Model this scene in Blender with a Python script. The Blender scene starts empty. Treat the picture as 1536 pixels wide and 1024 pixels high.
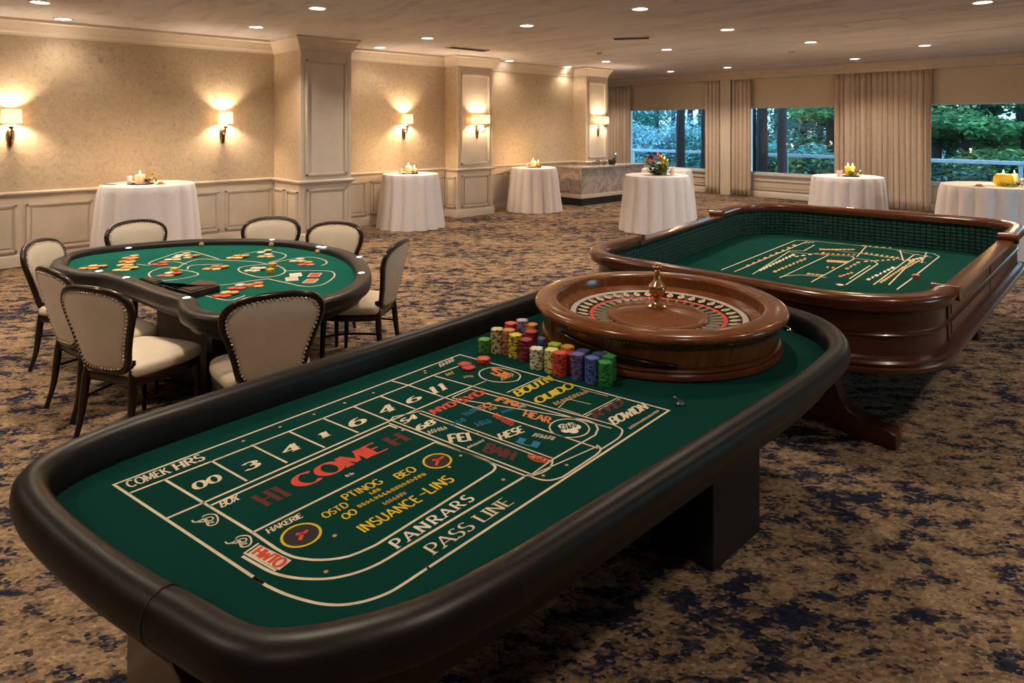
import bpy, bmesh, math, random
from math import sin, cos, pi, radians, sqrt, atan2
random.seed(7)
SC = bpy.context.scene
COL = SC.collection
# ------------------------------------------------------------------ camera model (photo is 1536 x 1024)
F, CX, VH, HC = 976.0, 768.0, 187.0, 1.9
TH = atan2(1051, 976)
ST, CT = sin(TH), cos(TH)
def P(u, v, z=0.0):
    """point of the horizontal plane at height z seen at photo position (u, v)"""
    d = F*(HC-z)/(v-VH); a = (u-CX)*d/F
    return (a*CT-d*ST, a*ST+d*CT)
def P3(u, v, z=0.0):
    x, y = P(u, v, z); return (x, y, z)

# ------------------------------------------------------------------ mesh helpers
class MB:
    def __init__(s): s.v, s.f, s.m = [], [], []
    def add(s, vs, fs, m=0):
        o = len(s.v); s.v += [tuple(p) for p in vs]
        s.f += [tuple(i+o for i in f) for f in fs]; s.m += [m]*len(fs)
    def build(s, name, mats, parent=None, org=(0,0,0), smooth=38, loc=None, bevel=0, recalc=True, seg=2):
        me = bpy.data.meshes.new(name)
        ox, oy, oz = org
        me.from_pydata([(x-ox, y-oy, z-oz) for x, y, z in s.v], [], s.f)
        if not isinstance(mats, (list, tuple)): mats = [mats]
        for m in mats: me.materials.append(m)
        if len(mats) > 1: me.polygons.foreach_set('material_index', s.m)
        if recalc:
            bm = bmesh.new(); bm.from_mesh(me)
            bmesh.ops.recalc_face_normals(bm, faces=bm.faces); bm.to_mesh(me); bm.free()
        if smooth:
            me.polygons.foreach_set('use_smooth', [True]*len(me.polygons))
            me.set_sharp_from_angle(angle=radians(smooth))
        me.update()
        o = bpy.data.objects.new(name, me); COL.objects.link(o)
        if parent is not None: o.parent = parent
        else: o.location = loc if loc is not None else org
        if loc is not None and parent is not None: o.location = loc
        if bevel:
            b = o.modifiers.new('bevel', 'BEVEL'); b.width = bevel; b.segments = seg; b.limit_method = 'ANGLE'; b.angle_limit = radians(40)
            b.harden_normals = False
        return o

def box(mb, x0, x1, y0, y1, z0, z1, m=0):
    v = [(x0,y0,z0),(x1,y0,z0),(x1,y1,z0),(x0,y1,z0),(x0,y0,z1),(x1,y0,z1),(x1,y1,z1),(x0,y1,z1)]
    mb.add(v, [(0,3,2,1),(4,5,6,7),(0,1,5,4),(1,2,6,5),(2,3,7,6),(3,0,4,7)], m)
def obox(mb, o, ax, ay, az, m=0):
    """box from corner o along three edge vectors"""
    def q(i,j,k): return tuple(o[n]+i*ax[n]+j*ay[n]+k*az[n] for n in range(3))
    v = [q(0,0,0),q(1,0,0),q(1,1,0),q(0,1,0),q(0,0,1),q(1,0,1),q(1,1,1),q(0,1,1)]
    mb.add(v, [(0,3,2,1),(4,5,6,7),(0,1,5,4),(1,2,6,5),(2,3,7,6),(3,0,4,7)], m)
def prism(mb, poly, z0, z1, m=0):
    n = len(poly)
    v = [(x,y,z0) for x,y in poly]+[(x,y,z1) for x,y in poly]
    f = [tuple(range(n-1,-1,-1)), tuple(range(n,2*n))]
    f += [(i,(i+1)%n,n+(i+1)%n,n+i) for i in range(n)]
    mb.add(v, f, m)
def lathe(mb, prof, seg=48, c=(0,0,0), m=0, cap0=False, cap1=False, wob=None):
    n = len(prof); vs = []
    for i in range(seg):
        a = 2*pi*i/seg
        for (r,z) in prof:
            vs.append((c[0]+r*cos(a), c[1]+r*sin(a), c[2]+z))
    fs = []
    for i in range(seg):
        j = (i+1)%seg
        for k in range(n-1): fs.append((i*n+k, j*n+k, j*n+k+1, i*n+k+1))
    if cap0: fs.append(tuple(i*n for i in range(seg-1,-1,-1)))
    if cap1: fs.append(tuple(i*n+n-1 for i in range(seg)))
    mb.add(vs, fs, m)
def normals2(path, closed):
    n = len(path); out = []
    for i in range(n):
        if closed: a, b, c = path[i-1], path[i], path[(i+1)%n]
        else: a, b, c = path[max(i-1,0)], path[i], path[min(i+1,n-1)]
        def nn(p,q):
            dx, dy = q[0]-p[0], q[1]-p[1]; l = math.hypot(dx,dy)
            return (dy/l, -dx/l) if l > 1e-9 else None
        n1, n2 = nn(a,b), nn(b,c)
        n1 = n1 or n2; n2 = n2 or n1
        mx, my = n1[0]+n2[0], n1[1]+n2[1]; l = math.hypot(mx,my) or 1
        mx, my = mx/l, my/l
        k = max(0.35, mx*n1[0]+my*n1[1])
        out.append((mx/k, my/k))
    return out
def sweep(mb, path, prof, closed=False, pclosed=True, m=0, cap=True):
    """profile (offset to the right of travel, z) along a plan path"""
    nr = normals2(path, closed); n, k = len(path), len(prof); vs = []
    for (x,y),(nx,ny) in zip(path,nr):
        for (o,z) in prof: vs.append((x+nx*o, y+ny*o, z))
    fs = []
    for i in range(n if closed else n-1):
        j = (i+1)%n
        for a in range(k if pclosed else k-1):
            b = (a+1)%k; fs.append((i*k+a, j*k+a, j*k+b, i*k+b))
    if cap and pclosed and not closed:
        fs.append(tuple(range(k))); fs.append(tuple((n-1)*k+a for a in range(k-1,-1,-1)))
    mb.add(vs, fs, m)
def offset(path, d, closed=True):
    return [(x+nx*d, y+ny*d) for (x,y),(nx,ny) in zip(path, normals2(path, closed))]
def catmull(pts, sub=6, closed=True):
    n = len(pts); out = []; dim = len(pts[0])
    rng = range(n) if closed else range(n-1)
    for i in rng:
        if closed: p = [pts[(i+k)%n] for k in (-1,0,1,2)]
        else: p = [pts[min(max(i+k,0),n-1)] for k in (-1,0,1,2)]
        for s in range(sub):
            t = s/sub
            out.append(tuple(0.5*((2*p[1][d])+(-p[0][d]+p[2][d])*t+(2*p[0][d]-5*p[1][d]+4*p[2][d]-p[3][d])*t*t+(-p[0][d]+3*p[1][d]-3*p[2][d]+p[3][d])*t**3) for d in range(dim)))
    if not closed: out.append(tuple(pts[-1]))
    return out
def roundpoly(pts, radii, seg=7):
    """rounded corners on a plan polygon"""
    n = len(pts); out = []
    for i in range(n):
        p, a, b = pts[i], pts[i-1], pts[(i+1)%n]; r = radii[i]
        la, lb = math.dist(p,a), math.dist(p,b)
        pa = (p[0]+(a[0]-p[0])*r/la, p[1]+(a[1]-p[1])*r/la); pb = (p[0]+(b[0]-p[0])*r/lb, p[1]+(b[1]-p[1])*r/lb)
        for s in range(seg+1):
            t = s/seg
            # conic blend close to a circular arc
            w = 0.72
            k0, k1, k2 = (1-t)**2, 2*t*(1-t)*w, t*t; d = k0+k1+k2
            out.append(((pa[0]*k0+p[0]*k1+pb[0]*k2)/d, (pa[1]*k0+p[1]*k1+pb[1]*k2)/d))
    return out
def vsub(a,b): return (a[0]-b[0],a[1]-b[1],a[2]-b[2])
def cross(a,b): return (a[1]*b[2]-a[2]*b[1], a[2]*b[0]-a[0]*b[2], a[0]*b[1]-a[1]*b[0])
def norm(a):
    l = sqrt(a[0]**2+a[1]**2+a[2]**2) or 1; return (a[0]/l,a[1]/l,a[2]/l)
def tube(mb, pts, r, seg=10, closed=False, m=0, cap=True, sq=1.0):
    n = len(pts); vs = []; prev = None
    for i in range(n):
        a = pts[i-1] if (i or closed) else pts[0]; b = pts[(i+1)%n] if (i < n-1 or closed) else pts[-1]
        t = norm(vsub(b,a))
        if prev is None: u = norm(cross(t, (0,0,1) if abs(t[2]) < .9 else (1,0,0)))
        else:
            d = sum(prev[k]*t[k] for k in range(3)); u = norm(tuple(prev[k]-d*t[k] for k in range(3)))
        prev = u; w = cross(t,u); rr = r[i] if isinstance(r,(list,tuple)) else r
        for s in range(seg):
            an = 2*pi*s/seg
            vs.append(tuple(pts[i][k]+rr*(cos(an)*u[k]+sq*sin(an)*w[k]) for k in range(3)))
    fs = []
    for i in range(n if closed else n-1):
        j = (i+1)%n
        for s in range(seg):
            q = (s+1)%seg; fs.append((i*seg+s, i*seg+q, j*seg+q, j*seg+s))
    if cap and not closed:
        fs.append(tuple(range(seg-1,-1,-1))); fs.append(tuple((n-1)*seg+s for s in range(seg)))
    mb.add(vs, fs, m)
def ball(mb, c, r, seg=8, rings=6, m=0, sz=1.0):
    prof = [(max(1e-4, r*sin(pi*k/rings)), -r*cos(pi*k/rings)*sz) for k in range(rings+1)]
    lathe(mb, prof, seg, c, m)
def ribbon(mb, pts, w, z, m=0, closed=False):
    nr = normals2(pts, closed); n = len(pts)
    vs = []
    for (x,y),(nx,ny) in zip(pts,nr): vs += [(x+nx*w/2,y+ny*w/2,z),(x-nx*w/2,y-ny*w/2,z)]
    fs = [(2*i,2*((i+1)%n),2*((i+1)%n)+1,2*i+1) for i in range(n if closed else n-1)]
    mb.add(vs, fs, m)
def flat(mb, pts, z, m=0):
    mb.add([(x,y,z) for x,y in pts], [tuple(range(len(pts)))], m)
def rings(mb, outlines, m=0, cap=True):
    """skin a list of equal-length closed 3D outlines"""
    n = len(outlines[0]); vs = [p for o in outlines for p in o]; fs = []
    for k in range(len(outlines)-1):
        for i in range(n):
            j = (i+1)%n; fs.append((k*n+i,k*n+j,(k+1)*n+j,(k+1)*n+i))
    if cap:
        fs.append(tuple(range(n-1,-1,-1))); fs.append(tuple((len(outlines)-1)*n+i for i in range(n)))
    mb.add(vs, fs, m)

def tag(o, label=None, cat=None, group=None, kind=None):
    if label: o['label'] = label
    if cat: o['category'] = cat
    if group: o['group'] = group
    if kind: o['kind'] = kind
    return o
def thing(name, label, cat, loc=(0,0,0), rz=0, group=None):
    o = bpy.data.objects.new(name, None); COL.objects.link(o); o.empty_display_size = .1
    o.location = loc; o.rotation_euler = (0,0,rz)
    return tag(o, label, cat, group)
def dup(root, loc=None, rz=None, label=None, group=None, tilt=None):
    r = root.copy(); COL.objects.link(r)
    if loc is not None: r.location = loc
    if rz is not None: r.rotation_euler = (0,0,rz)
    if tilt is not None: r.rotation_euler = tilt
    if label: r['label'] = label
    if group: r['group'] = group
    for ch in list(root.children):
        c = ch.copy(); COL.objects.link(c); c.parent = r
        for g in list(ch.children):
            d = g.copy(); COL.objects.link(d); d.parent = c
    return r
def struct(o): o['kind'] = 'structure'; return o
def light(kind, name, loc, energy, color, parent=None, radius=.03, **kw):
    l = bpy.data.lights.new(name, kind); l.energy = energy; l.color = color
    if kind in ('POINT','SPOT'): l.shadow_soft_size = radius
    for k,v in kw.items(): setattr(l,k,v)
    o = bpy.data.objects.new(name, l); COL.objects.link(o); o.location = loc
    if parent: o.parent = parent
    return o

# ------------------------------------------------------------------ materials
def newmat(name):
    m = bpy.data.materials.new(name); m.use_nodes = True
    nt = m.node_tree; return m, nt, nt.nodes['Principled BSDF']
def N(nt, t, **kw):
    n = nt.nodes.new(t)
    for k,v in kw.items():
        if k in n.inputs: n.inputs[k].default_value = v
        else: setattr(n,k,v)
    return n
def rgba(c): return (c[0],c[1],c[2],1)
def ramp(nt, stops, fac, interp='LINEAR'):
    r = nt.nodes.new('ShaderNodeValToRGB'); r.color_ramp.interpolation = interp
    e = r.color_ramp.elements
    while len(e) < len(stops): e.new(.5)
    for k,(p,c) in zip(e, stops): k.position = p; k.color = rgba(c)
    nt.links.new(fac, r.inputs['Fac']); return r
def coords(nt, scale=(1,1,1), rot=(0,0,0)):
    tc = nt.nodes.new('ShaderNodeTexCoord'); mp = nt.nodes.new('ShaderNodeMapping')
    mp.inputs['Scale'].default_value = scale; mp.inputs['Rotation'].default_value = rot
    nt.links.new(tc.outputs['Object'], mp.inputs['Vector']); return mp.outputs['Vector']
def bump(nt, bs, height, strength, dist=.01):
    b = N(nt,'ShaderNodeBump'); b.inputs['Strength'].default_value = strength; b.inputs['Distance'].default_value = dist
    nt.links.new(height, b.inputs['Height']); nt.links.new(b.outputs['Normal'], bs.inputs['Normal'])
def noisy(name, c1, c2, scale=8, rough=.5, metal=0, detail=4, bmp=0, bscale=None, stretch=(1,1,1), coat=0, spec=.5, dist=.004, lo=.35, hi=.65, sheen=0):
    m, nt, bs = newmat(name); v = coords(nt, stretch)
    n = N(nt,'ShaderNodeTexNoise', Scale=scale, Detail=detail, Roughness=.6); nt.links.new(v, n.inputs['Vector'])
    r = ramp(nt, [(lo,c1),(hi,c2)], n.outputs['Fac']); nt.links.new(r.outputs['Color'], bs.inputs['Base Color'])
    bs.inputs['Roughness'].default_value = rough; bs.inputs['Metallic'].default_value = metal
    bs.inputs['Coat Weight'].default_value = coat; bs.inputs['Coat Roughness'].default_value = .12
    bs.inputs['Specular IOR Level'].default_value = spec; bs.inputs['Sheen Weight'].default_value = sheen
    if bmp:
        n2 = N(nt,'ShaderNodeTexNoise', Scale=bscale or scale, Detail=3); nt.links.new(v, n2.inputs['Vector'])
        bump(nt, bs, n2.outputs['Fac'], bmp, dist)
    return m
def plain(name, c, rough=.5, metal=0, coat=0, spec=.5):
    k = .88
    return noisy(name, tuple(x*k for x in c), tuple(min(1,x*1.08) for x in c), 14, rough, metal, coat=coat, spec=spec)
def wood(name, c1, c2, c3, stretch=(1,8,8), scale=2.2, rough=.28, coat=.5, rot=(0,0,0)):
    m, nt, bs = newmat(name); v = coords(nt, stretch, rot)
    n = N(nt,'ShaderNodeTexNoise', Scale=scale, Detail=7, Roughness=.62, Distortion=.6); nt.links.new(v, n.inputs['Vector'])
    r = ramp(nt, [(.3,c1),(.5,c2),(.72,c3)], n.outputs['Fac'])
    n2 = N(nt,'ShaderNodeTexNoise', Scale=scale*14, Detail=3); nt.links.new(v, n2.inputs['Vector'])
    mx = N(nt,'ShaderNodeMix', data_type='RGBA', blend_type='MULTIPLY'); mx.inputs['Factor'].default_value = .35
    r2 = ramp(nt, [(.35,(.45,.4,.38)),(.6,(1,1,1))], n2.outputs['Fac'])
    nt.links.new(r.outputs['Color'], mx.inputs['A']); nt.links.new(r2.outputs['Color'], mx.inputs['B'])
    nt.links.new(mx.outputs['Result'], bs.inputs['Base Color'])
    bs.inputs['Roughness'].default_value = rough; bs.inputs['Coat Weight'].default_value = coat*.7; bs.inputs['Coat Roughness'].default_value = .1; bs.inputs['Specular IOR Level'].default_value = .35
    return m
def emis(name, c, s):
    m, nt, bs = newmat(name); bs.inputs['Base Color'].default_value = rgba(c)
    bs.inputs['Emission Color'].default_value = rgba(c); bs.inputs['Emission Strength'].default_value = s; return m
M = {}
def carpet():
    m, nt, bs = newmat('patterned_carpet'); v0 = coords(nt, (1,1,1), (0,0,-.82))
    mp2 = nt.nodes.new('ShaderNodeMapping'); mp2.inputs['Scale'].default_value = (.70,1.15,1); nt.links.new(v0, mp2.inputs['Vector']); v = mp2.outputs['Vector']
    vo = N(nt,'ShaderNodeTexVoronoi', Scale=78); nt.links.new(v, vo.inputs['Vector'])      # tufts
    a = N(nt,'ShaderNodeTexNoise', Scale=8.5, Detail=9, Roughness=.78, Distortion=.2); nt.links.new(vo.outputs['Position'], a.inputs['Vector'])
    b = N(nt,'ShaderNodeTexNoise', Scale=1.3, Detail=3, Roughness=.5); nt.links.new(v, b.inputs['Vector'])
    sp = nt.nodes.new('ShaderNodeSeparateColor'); nt.links.new(vo.outputs['Color'], sp.inputs[0])
    ad = N(nt,'ShaderNodeMath', operation='MULTIPLY_ADD'); nt.links.new(b.outputs['Fac'], ad.inputs[0]); ad.inputs[1].default_value = .28; nt.links.new(a.outputs['Fac'], ad.inputs[2])
    ad2 = N(nt,'ShaderNodeMath', operation='MULTIPLY_ADD'); nt.links.new(sp.outputs[0], ad2.inputs[0]); ad2.inputs[1].default_value = .05; nt.links.new(ad.outputs[0], ad2.inputs[2])
    r = ramp(nt, [(.595,(.020,.024,.048)),(.63,(.065,.060,.078)),(.658,(.235,.165,.108)),(.84,(.44,.325,.218))], ad2.outputs[0])
    gr = ramp(nt, [(.0,(.42,.40,.40)),(.5,(.92,.90,.88)),(1,(1.3,1.25,1.2))], sp.outputs[1])
    g = N(nt,'ShaderNodeTexNoise', Scale=160, Detail=3, Roughness=.75); nt.links.new(v0, g.inputs['Vector'])
    g2 = ramp(nt, [(.3,(.5,.48,.47)),(.6,(1.1,1.1,1.08))], g.outputs['Fac'])
    mx = N(nt,'ShaderNodeMix', data_type='RGBA', blend_type='MULTIPLY'); mx.inputs['Factor'].default_value = .75
    nt.links.new(r.outputs['Color'], mx.inputs['A']); nt.links.new(gr.outputs['Color'], mx.inputs['B'])
    my = N(nt,'ShaderNodeMix', data_type='RGBA', blend_type='MULTIPLY'); my.inputs['Factor'].default_value = .6
    nt.links.new(mx.outputs['Result'], my.inputs['A']); nt.links.new(g2.outputs['Color'], my.inputs['B'])
    nt.links.new(my.outputs['Result'], bs.inputs['Base Color'])
    bs.inputs['Roughness'].default_value = .95; bs.inputs['Specular IOR Level'].default_value = .05
    bump(nt, bs, vo.outputs['Distance'], .6, -.01); return m
def wallpaper():
    m, nt, bs = newmat('mottled_wallpaper'); v = coords(nt)
    a = N(nt,'ShaderNodeTexNoise', Scale=7, Detail=7, Roughness=.7, Distortion=2.2); nt.links.new(v, a.inputs['Vector'])
    r = ramp(nt, [(.28,(.34,.265,.185)),(.42,(.47,.38,.275)),(.62,(.55,.455,.335))], a.outputs['Fac'])
    b = N(nt,'ShaderNodeTexNoise', Scale=16, Detail=4, Roughness=.6, Distortion=3.5); nt.links.new(v, b.inputs['Vector'])
    rb = ramp(nt, [(.34,(.62,.58,.55)),(.42,(1,1,1))], b.outputs['Fac'])
    mx = N(nt,'ShaderNodeMix', data_type='RGBA', blend_type='MULTIPLY'); mx.inputs['Factor'].default_value = .6
    nt.links.new(r.outputs['Color'], mx.inputs['A']); nt.links.new(rb.outputs['Color'], mx.inputs['B'])
    nt.links.new(mx.outputs['Result'], bs.inputs['Base Color']); bs.inputs['Roughness'].default_value = .6
    bump(nt, bs, a.outputs['Fac'], .12, .01); return m
def ceilmat():
    m, nt, bs = newmat('brushed_plaster_ceiling'); v = coords(nt, (.5,1.6,1), (0,0,.35))
    a = N(nt,'ShaderNodeTexNoise', Scale=1.7, Detail=8, Roughness=.68, Distortion=.9); nt.links.new(v, a.inputs['Vector'])
    r = ramp(nt, [(.32,(.42,.405,.43)),(.48,(.56,.545,.58)),(.7,(.65,.635,.68))], a.outputs['Fac'])
    nt.links.new(r.outputs['Color'], bs.inputs['Base Color']); bs.inputs['Roughness'].default_value = .75
    bump(nt, bs, a.outputs['Fac'], .25, .02); return m
def feltmat(name, c):
    m, nt, bs = newmat(name); v = coords(nt)
    a = N(nt,'ShaderNodeTexNoise', Scale=420, Detail=2); nt.links.new(v, a.inputs['Vector'])
    b = N(nt,'ShaderNodeTexNoise', Scale=3, Detail=3); nt.links.new(v, b.inputs['Vector'])
    ad = N(nt,'ShaderNodeMath', operation='MULTIPLY_ADD'); nt.links.new(b.outputs['Fac'], ad.inputs[0]); ad.inputs[1].default_value = .4; nt.links.new(a.outputs['Fac'], ad.inputs[2])
    r = ramp(nt, [(.5,tuple(x*.72 for x in c)),(.9,tuple(x*1.2 for x in c))], ad.outputs[0])
    nt.links.new(r.outputs['Color'], bs.inputs['Base Color']); bs.inputs['Roughness'].default_value = .9; bs.inputs['Specular IOR Level'].default_value = .04
    bump(nt, bs, a.outputs['Fac'], .25, .002); return m
def marble():
    m, nt, bs = newmat('veined_marble'); v = coords(nt)
    a = N(nt,'ShaderNodeTexNoise', Scale=1.5, Detail=6, Roughness=.55, Distortion=2.2); nt.links.new(v, a.inputs['Vector'])
    r = ramp(nt, [(.44,(.50,.44,.42)),(.492,(.30,.25,.225)),(.505,(.34,.285,.26)),(.56,(.46,.40,.38))], a.outputs['Fac'])
    nt.links.new(r.outputs['Color'], bs.inputs['Base Color']); bs.inputs['Roughness'].default_value = .25; return m
def glassmat(name='window_glass', tint=(.93,.97,.97), k=1.0):
    m = bpy.data.materials.new(name); m.use_nodes = True; nt = m.node_tree; nt.nodes.clear()
    o = N(nt,'ShaderNodeOutputMaterial'); t = N(nt,'ShaderNodeBsdfTransparent'); t.inputs['Color'].default_value = rgba(tint)
    g = N(nt,'ShaderNodeBsdfGlossy'); g.inputs['Roughness'].default_value = .0; fr = N(nt,'ShaderNodeFresnel'); fr.inputs['IOR'].default_value = 1.45
    mu = N(nt,'ShaderNodeMath', operation='MULTIPLY'); nt.links.new(fr.outputs[0], mu.inputs[0]); mu.inputs[1].default_value = k
    mx = N(nt,'ShaderNodeMixShader'); nt.links.new(mu.outputs[0], mx.inputs[0]); nt.links.new(t.outputs[0], mx.inputs[1]); nt.links.new(g.outputs[0], mx.inputs[2])
    nt.links.new(mx.outputs[0], o.inputs['Surface']); return m
def translucent(name, c, k=.55):
    m = bpy.data.materials.new(name); m.use_nodes = True; nt = m.node_tree; nt.nodes.clear()
    o = N(nt,'ShaderNodeOutputMaterial'); d = N(nt,'ShaderNodeBsdfDiffuse'); t = N(nt,'ShaderNodeBsdfTranslucent')
    v = coords(nt); n = N(nt,'ShaderNodeTexNoise', Scale=40, Detail=3); nt.links.new(v, n.inputs['Vector'])
    r = ramp(nt, [(.3,tuple(x*.9 for x in c)),(.7,c)], n.outputs['Fac'])
    nt.links.new(r.outputs['Color'], d.inputs['Color']); nt.links.new(r.outputs['Color'], t.inputs['Color'])
    mx = N(nt,'ShaderNodeMixShader'); mx.inputs[0].default_value = k
    nt.links.new(d.outputs[0], mx.inputs[1]); nt.links.new(t.outputs[0], mx.inputs[2]); nt.links.new(mx.outputs[0], o.inputs['Surface']); return m
def leafmat(name, c):
    m = bpy.data.materials.new(name); m.use_nodes = True; nt = m.node_tree; nt.nodes.clear()
    o = N(nt,'ShaderNodeOutputMaterial'); d = N(nt,'ShaderNodeBsdfDiffuse'); t = N(nt,'ShaderNodeBsdfTranslucent')
    v = coords(nt); n = N(nt,'ShaderNodeTexNoise', Scale=1.6, Detail=4, Roughness=.7); nt.links.new(v, n.inputs['Vector'])
    r = ramp(nt, [(.3,tuple(x*.45 for x in c)),(.5,c),(.72,tuple(min(1,x*1.9) for x in c))], n.outputs['Fac'])
    nt.links.new(r.outputs['Color'], d.inputs['Color']); nt.links.new(r.outputs['Color'], t.inputs['Color'])
    mx = N(nt,'ShaderNodeMixShader'); mx.inputs[0].default_value = .35
    nt.links.new(d.outputs[0], mx.inputs[1]); nt.links.new(t.outputs[0], mx.inputs[2]); nt.links.new(mx.outputs[0], o.inputs['Surface']); return m

M['carpet'] = carpet(); M['paper'] = wallpaper(); M['ceil'] = ceilmat(); M['marble'] = marble(); M['glass'] = glassmat()
M['trim'] = noisy('cream_paint', (.60,.525,.45), (.65,.57,.49), 5, .38)
M['blind'] = noisy('beige_blind_cloth', (.62,.53,.42), (.68,.585,.47), 60, .8, bmp=.2, bscale=300)
M['curtain'] = noisy('taupe_curtain_cloth', (.58,.475,.395), (.67,.555,.46), 40, .85, bmp=.25, bscale=350, stretch=(1,1,.25))
M['frame'] = noisy('white_window_paint', (.55,.56,.56), (.62,.62,.62), 6, .4)
M['cloth'] = noisy('white_linen', (.68,.65,.69), (.74,.71,.75), 30, .8, bmp=.15, bscale=500, sheen=.1)
M['cream'] = noisy('cream_leather', (.72,.625,.505), (.78,.685,.56), 9, .45, bmp=.12, bscale=120)
M['dwood'] = wood('dark_walnut', (.012,.0055,.0035), (.022,.009,.0055), (.036,.014,.008), (3,3,1), 5, .28, .45)
M['maho'] = wood('mahogany', (.040,.0105,.0042), (.064,.0165,.0062), (.095,.025,.0088), (1.2,1.2,9), 2.4, .28, .4)
M['maho2'] = wood('mahogany_turned', (.066,.018,.007), (.105,.029,.0105), (.155,.044,.015), (2,2,14), 2.0, .25, .45)
M['walnutbowl'] = wood('wheel_wood', (.14,.044,.014), (.20,.068,.021), (.275,.10,.031), (1.5,5,1.5), 3.0, .22, .5)
M['leather'] = noisy('black_leather', (.006,.0055,.006), (.011,.0095,.010), 16, .40, bmp=.06, bscale=260, spec=.4)
M['black'] = noisy('black_laminate', (.006,.006,.006), (.012,.011,.011), 20, .45)
M['blackgloss'] = noisy('black_lacquer', (.004,.004,.004), (.008,.008,.008), 20, .18)
M['felt'] = feltmat('green_felt', (.0042,.045,.037))
M['felt2'] = feltmat('bright_green_felt', (.008,.118,.092))
M['felt3'] = feltmat('deep_green_felt', (.0045,.050,.039))
M['rubber'] = noisy('green_pyramid_rubber', (.0045,.045,.036), (.009,.062,.050), 30, .6)
M['brass'] = noisy('polished_brass', (.62,.36,.17), (.75,.46,.24), 20, .16, 1)
M['bronze'] = noisy('aged_bronze', (.10,.06,.03), (.20,.125,.06), 30, .35, .9)
M['chrome'] = noisy('brushed_chrome', (.6,.6,.62), (.7,.7,.72), 30, .2, 1)
M['nail'] = noisy('antique_nail_brass', (.62,.54,.46), (.78,.68,.58), 30, .35, .85)
M['cream_ink'] = plain('cream_ink', (.66,.60,.46), .8)
M['white_ink'] = plain('white_ink', (.72,.70,.62), .8)
M['yellow_ink'] = plain('yellow_ink', (.62,.47,.02), .8)
M['red_ink'] = plain('red_ink', (.60,.055,.03), .8)
M['dred_ink'] = plain('dark_red_ink', (.10,.008,.009), .8)
M['orange_ink'] = plain('orange_ink', (.62,.20,.05), .8)
M['blue_ink'] = plain('blue_ink', (.01,.17,.33), .8)
M['gold_ink'] = plain('gold_ink', (.52,.33,.13), .8)
M['black_ink'] = plain('black_ink', (.01,.01,.01), .8)
INK = ['cream_ink','white_ink','yellow_ink','red_ink','dred_ink','orange_ink','blue_ink','gold_ink','black_ink']
INKM = [M[k] for k in INK]; II = {k[:-4]: i for i,k in enumerate(INK)}
M['shade'] = translucent('lampshade_linen', (.86,.76,.60), .5)
M['wax'] = translucent('ivory_wax', (.95,.84,.66), .5)
M['waxw'] = translucent('white_wax', (.85,.80,.78), .3)
M['waxy'] = translucent('yellow_wax', (.72,.62,.16), .5)
M['flame'] = emis('candle_flame', (1,.62,.22), 14)
M['lens'] = emis('downlight_lens', (1,.86,.68), 9)
M['led'] = emis('rim_led', (.72,.82,1), 3.0)
M['ringw'] = plain('white_enamel', (.55,.50,.46), .4)
M['bulb'] = emis('warm_bulb', (1,.72,.42), 6)
M['cglass'] = glassmat('clear_glass', (.86,.88,.88), 1.6)

# ------------------------------------------------------------------ ROOM
ZC = 3.32
XL, YW = -10.9, 16.5
mb = MB(); box(mb, -14.7, 5.2, -5.2, 16.9, -.12, 0); struct(mb.build('floor', M['carpet'], smooth=0))
mb = MB(); box(mb, -14.7, 5.2, -5.2, 16.9, ZC, ZC+.15); struct(mb.build('ceiling', M['ceil'], smooth=0))
mb = MB(); box(mb, XL-.2, XL, -5.0, 13.0, 0, ZC); struct(mb.build('wall_left', M['paper'], smooth=0))
mb = MB(); box(mb, -14.5, XL-.2, 12.8, 13.0, 0, ZC); struct(mb.build('wall_return', M['paper'], smooth=0))
mb = MB(); box(mb, -14.7, -14.5, 13.0, 16.5, 0, ZC); struct(mb.build('wall_alcove', M['paper'], smooth=0))
mb = MB(); box(mb, XL-.2, 5.2, -5.2, -5.0, 0, ZC); struct(mb.build('wall_back', M['paper'], smooth=0))
FILL_WIN = [(6.4,8.6,4),(10.2,12.4,5)]  # unseen windows added in the right wall for cool fill light
mb = MB(); ys = -5.0
for a,b,_ in FILL_WIN:
    box(mb,5.0,5.2,ys,a,0,ZC); box(mb,5.0,5.2,a,b,0,.6); box(mb,5.0,5.2,a,b,2.5,ZC); ys = b
box(mb,5.0,5.2,ys,16.5,0,ZC); struct(mb.build('wall_right', M['paper'], smooth=0))
for a,b,k in FILL_WIN:
    mb = MB()
    for (p,q,z0,z1) in ((a,a+.06,.6,2.5),(b-.06,b,.6,2.5),(a,b,.6,.66),(a,b,2.44,2.5)): box(mb,5.04,5.12,p,q,z0,z1)
    fr = struct(mb.build('window_%d' % k, M['frame'], smooth=0)); mb = MB(); box(mb,5.07,5.08,a+.06,b-.06,.66,2.44); mb.build('pane', M['glass'], fr, smooth=0)
WINS = [(-12.45,-9.42,1), (-8.47,-5.75,2), (-4.32,-1.1,3)]
ZS, ZT = .60, 3.02
mb = MB(); xs = -14.7
for a,b,_ in WINS:
    box(mb, xs, a, YW, YW+.25, 0, ZC); box(mb, a, b, YW, YW+.25, 0, ZS); box(mb, a, b, YW, YW+.25, ZT, ZC); xs = b
box(mb, xs, 5.2, YW, YW+.25, 0, ZC)
struct(mb.build('wall_far', M['trim'], smooth=0))
PIL = [(-9.88,4.58,5.47),(-10.48,8.22,9.16),(-10.48,12.22,13.04)]
LP = [(XL,-5)]
for x,a,b in PIL[:2]: LP += [(XL,a),(x,a),(x,b),(XL,b)]
x,a,b = PIL[2]; LP += [(XL,a),(x,a),(x,b),(-14.5,b)]
FP = [(-14.5,YW),(5.0,YW)]
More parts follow.
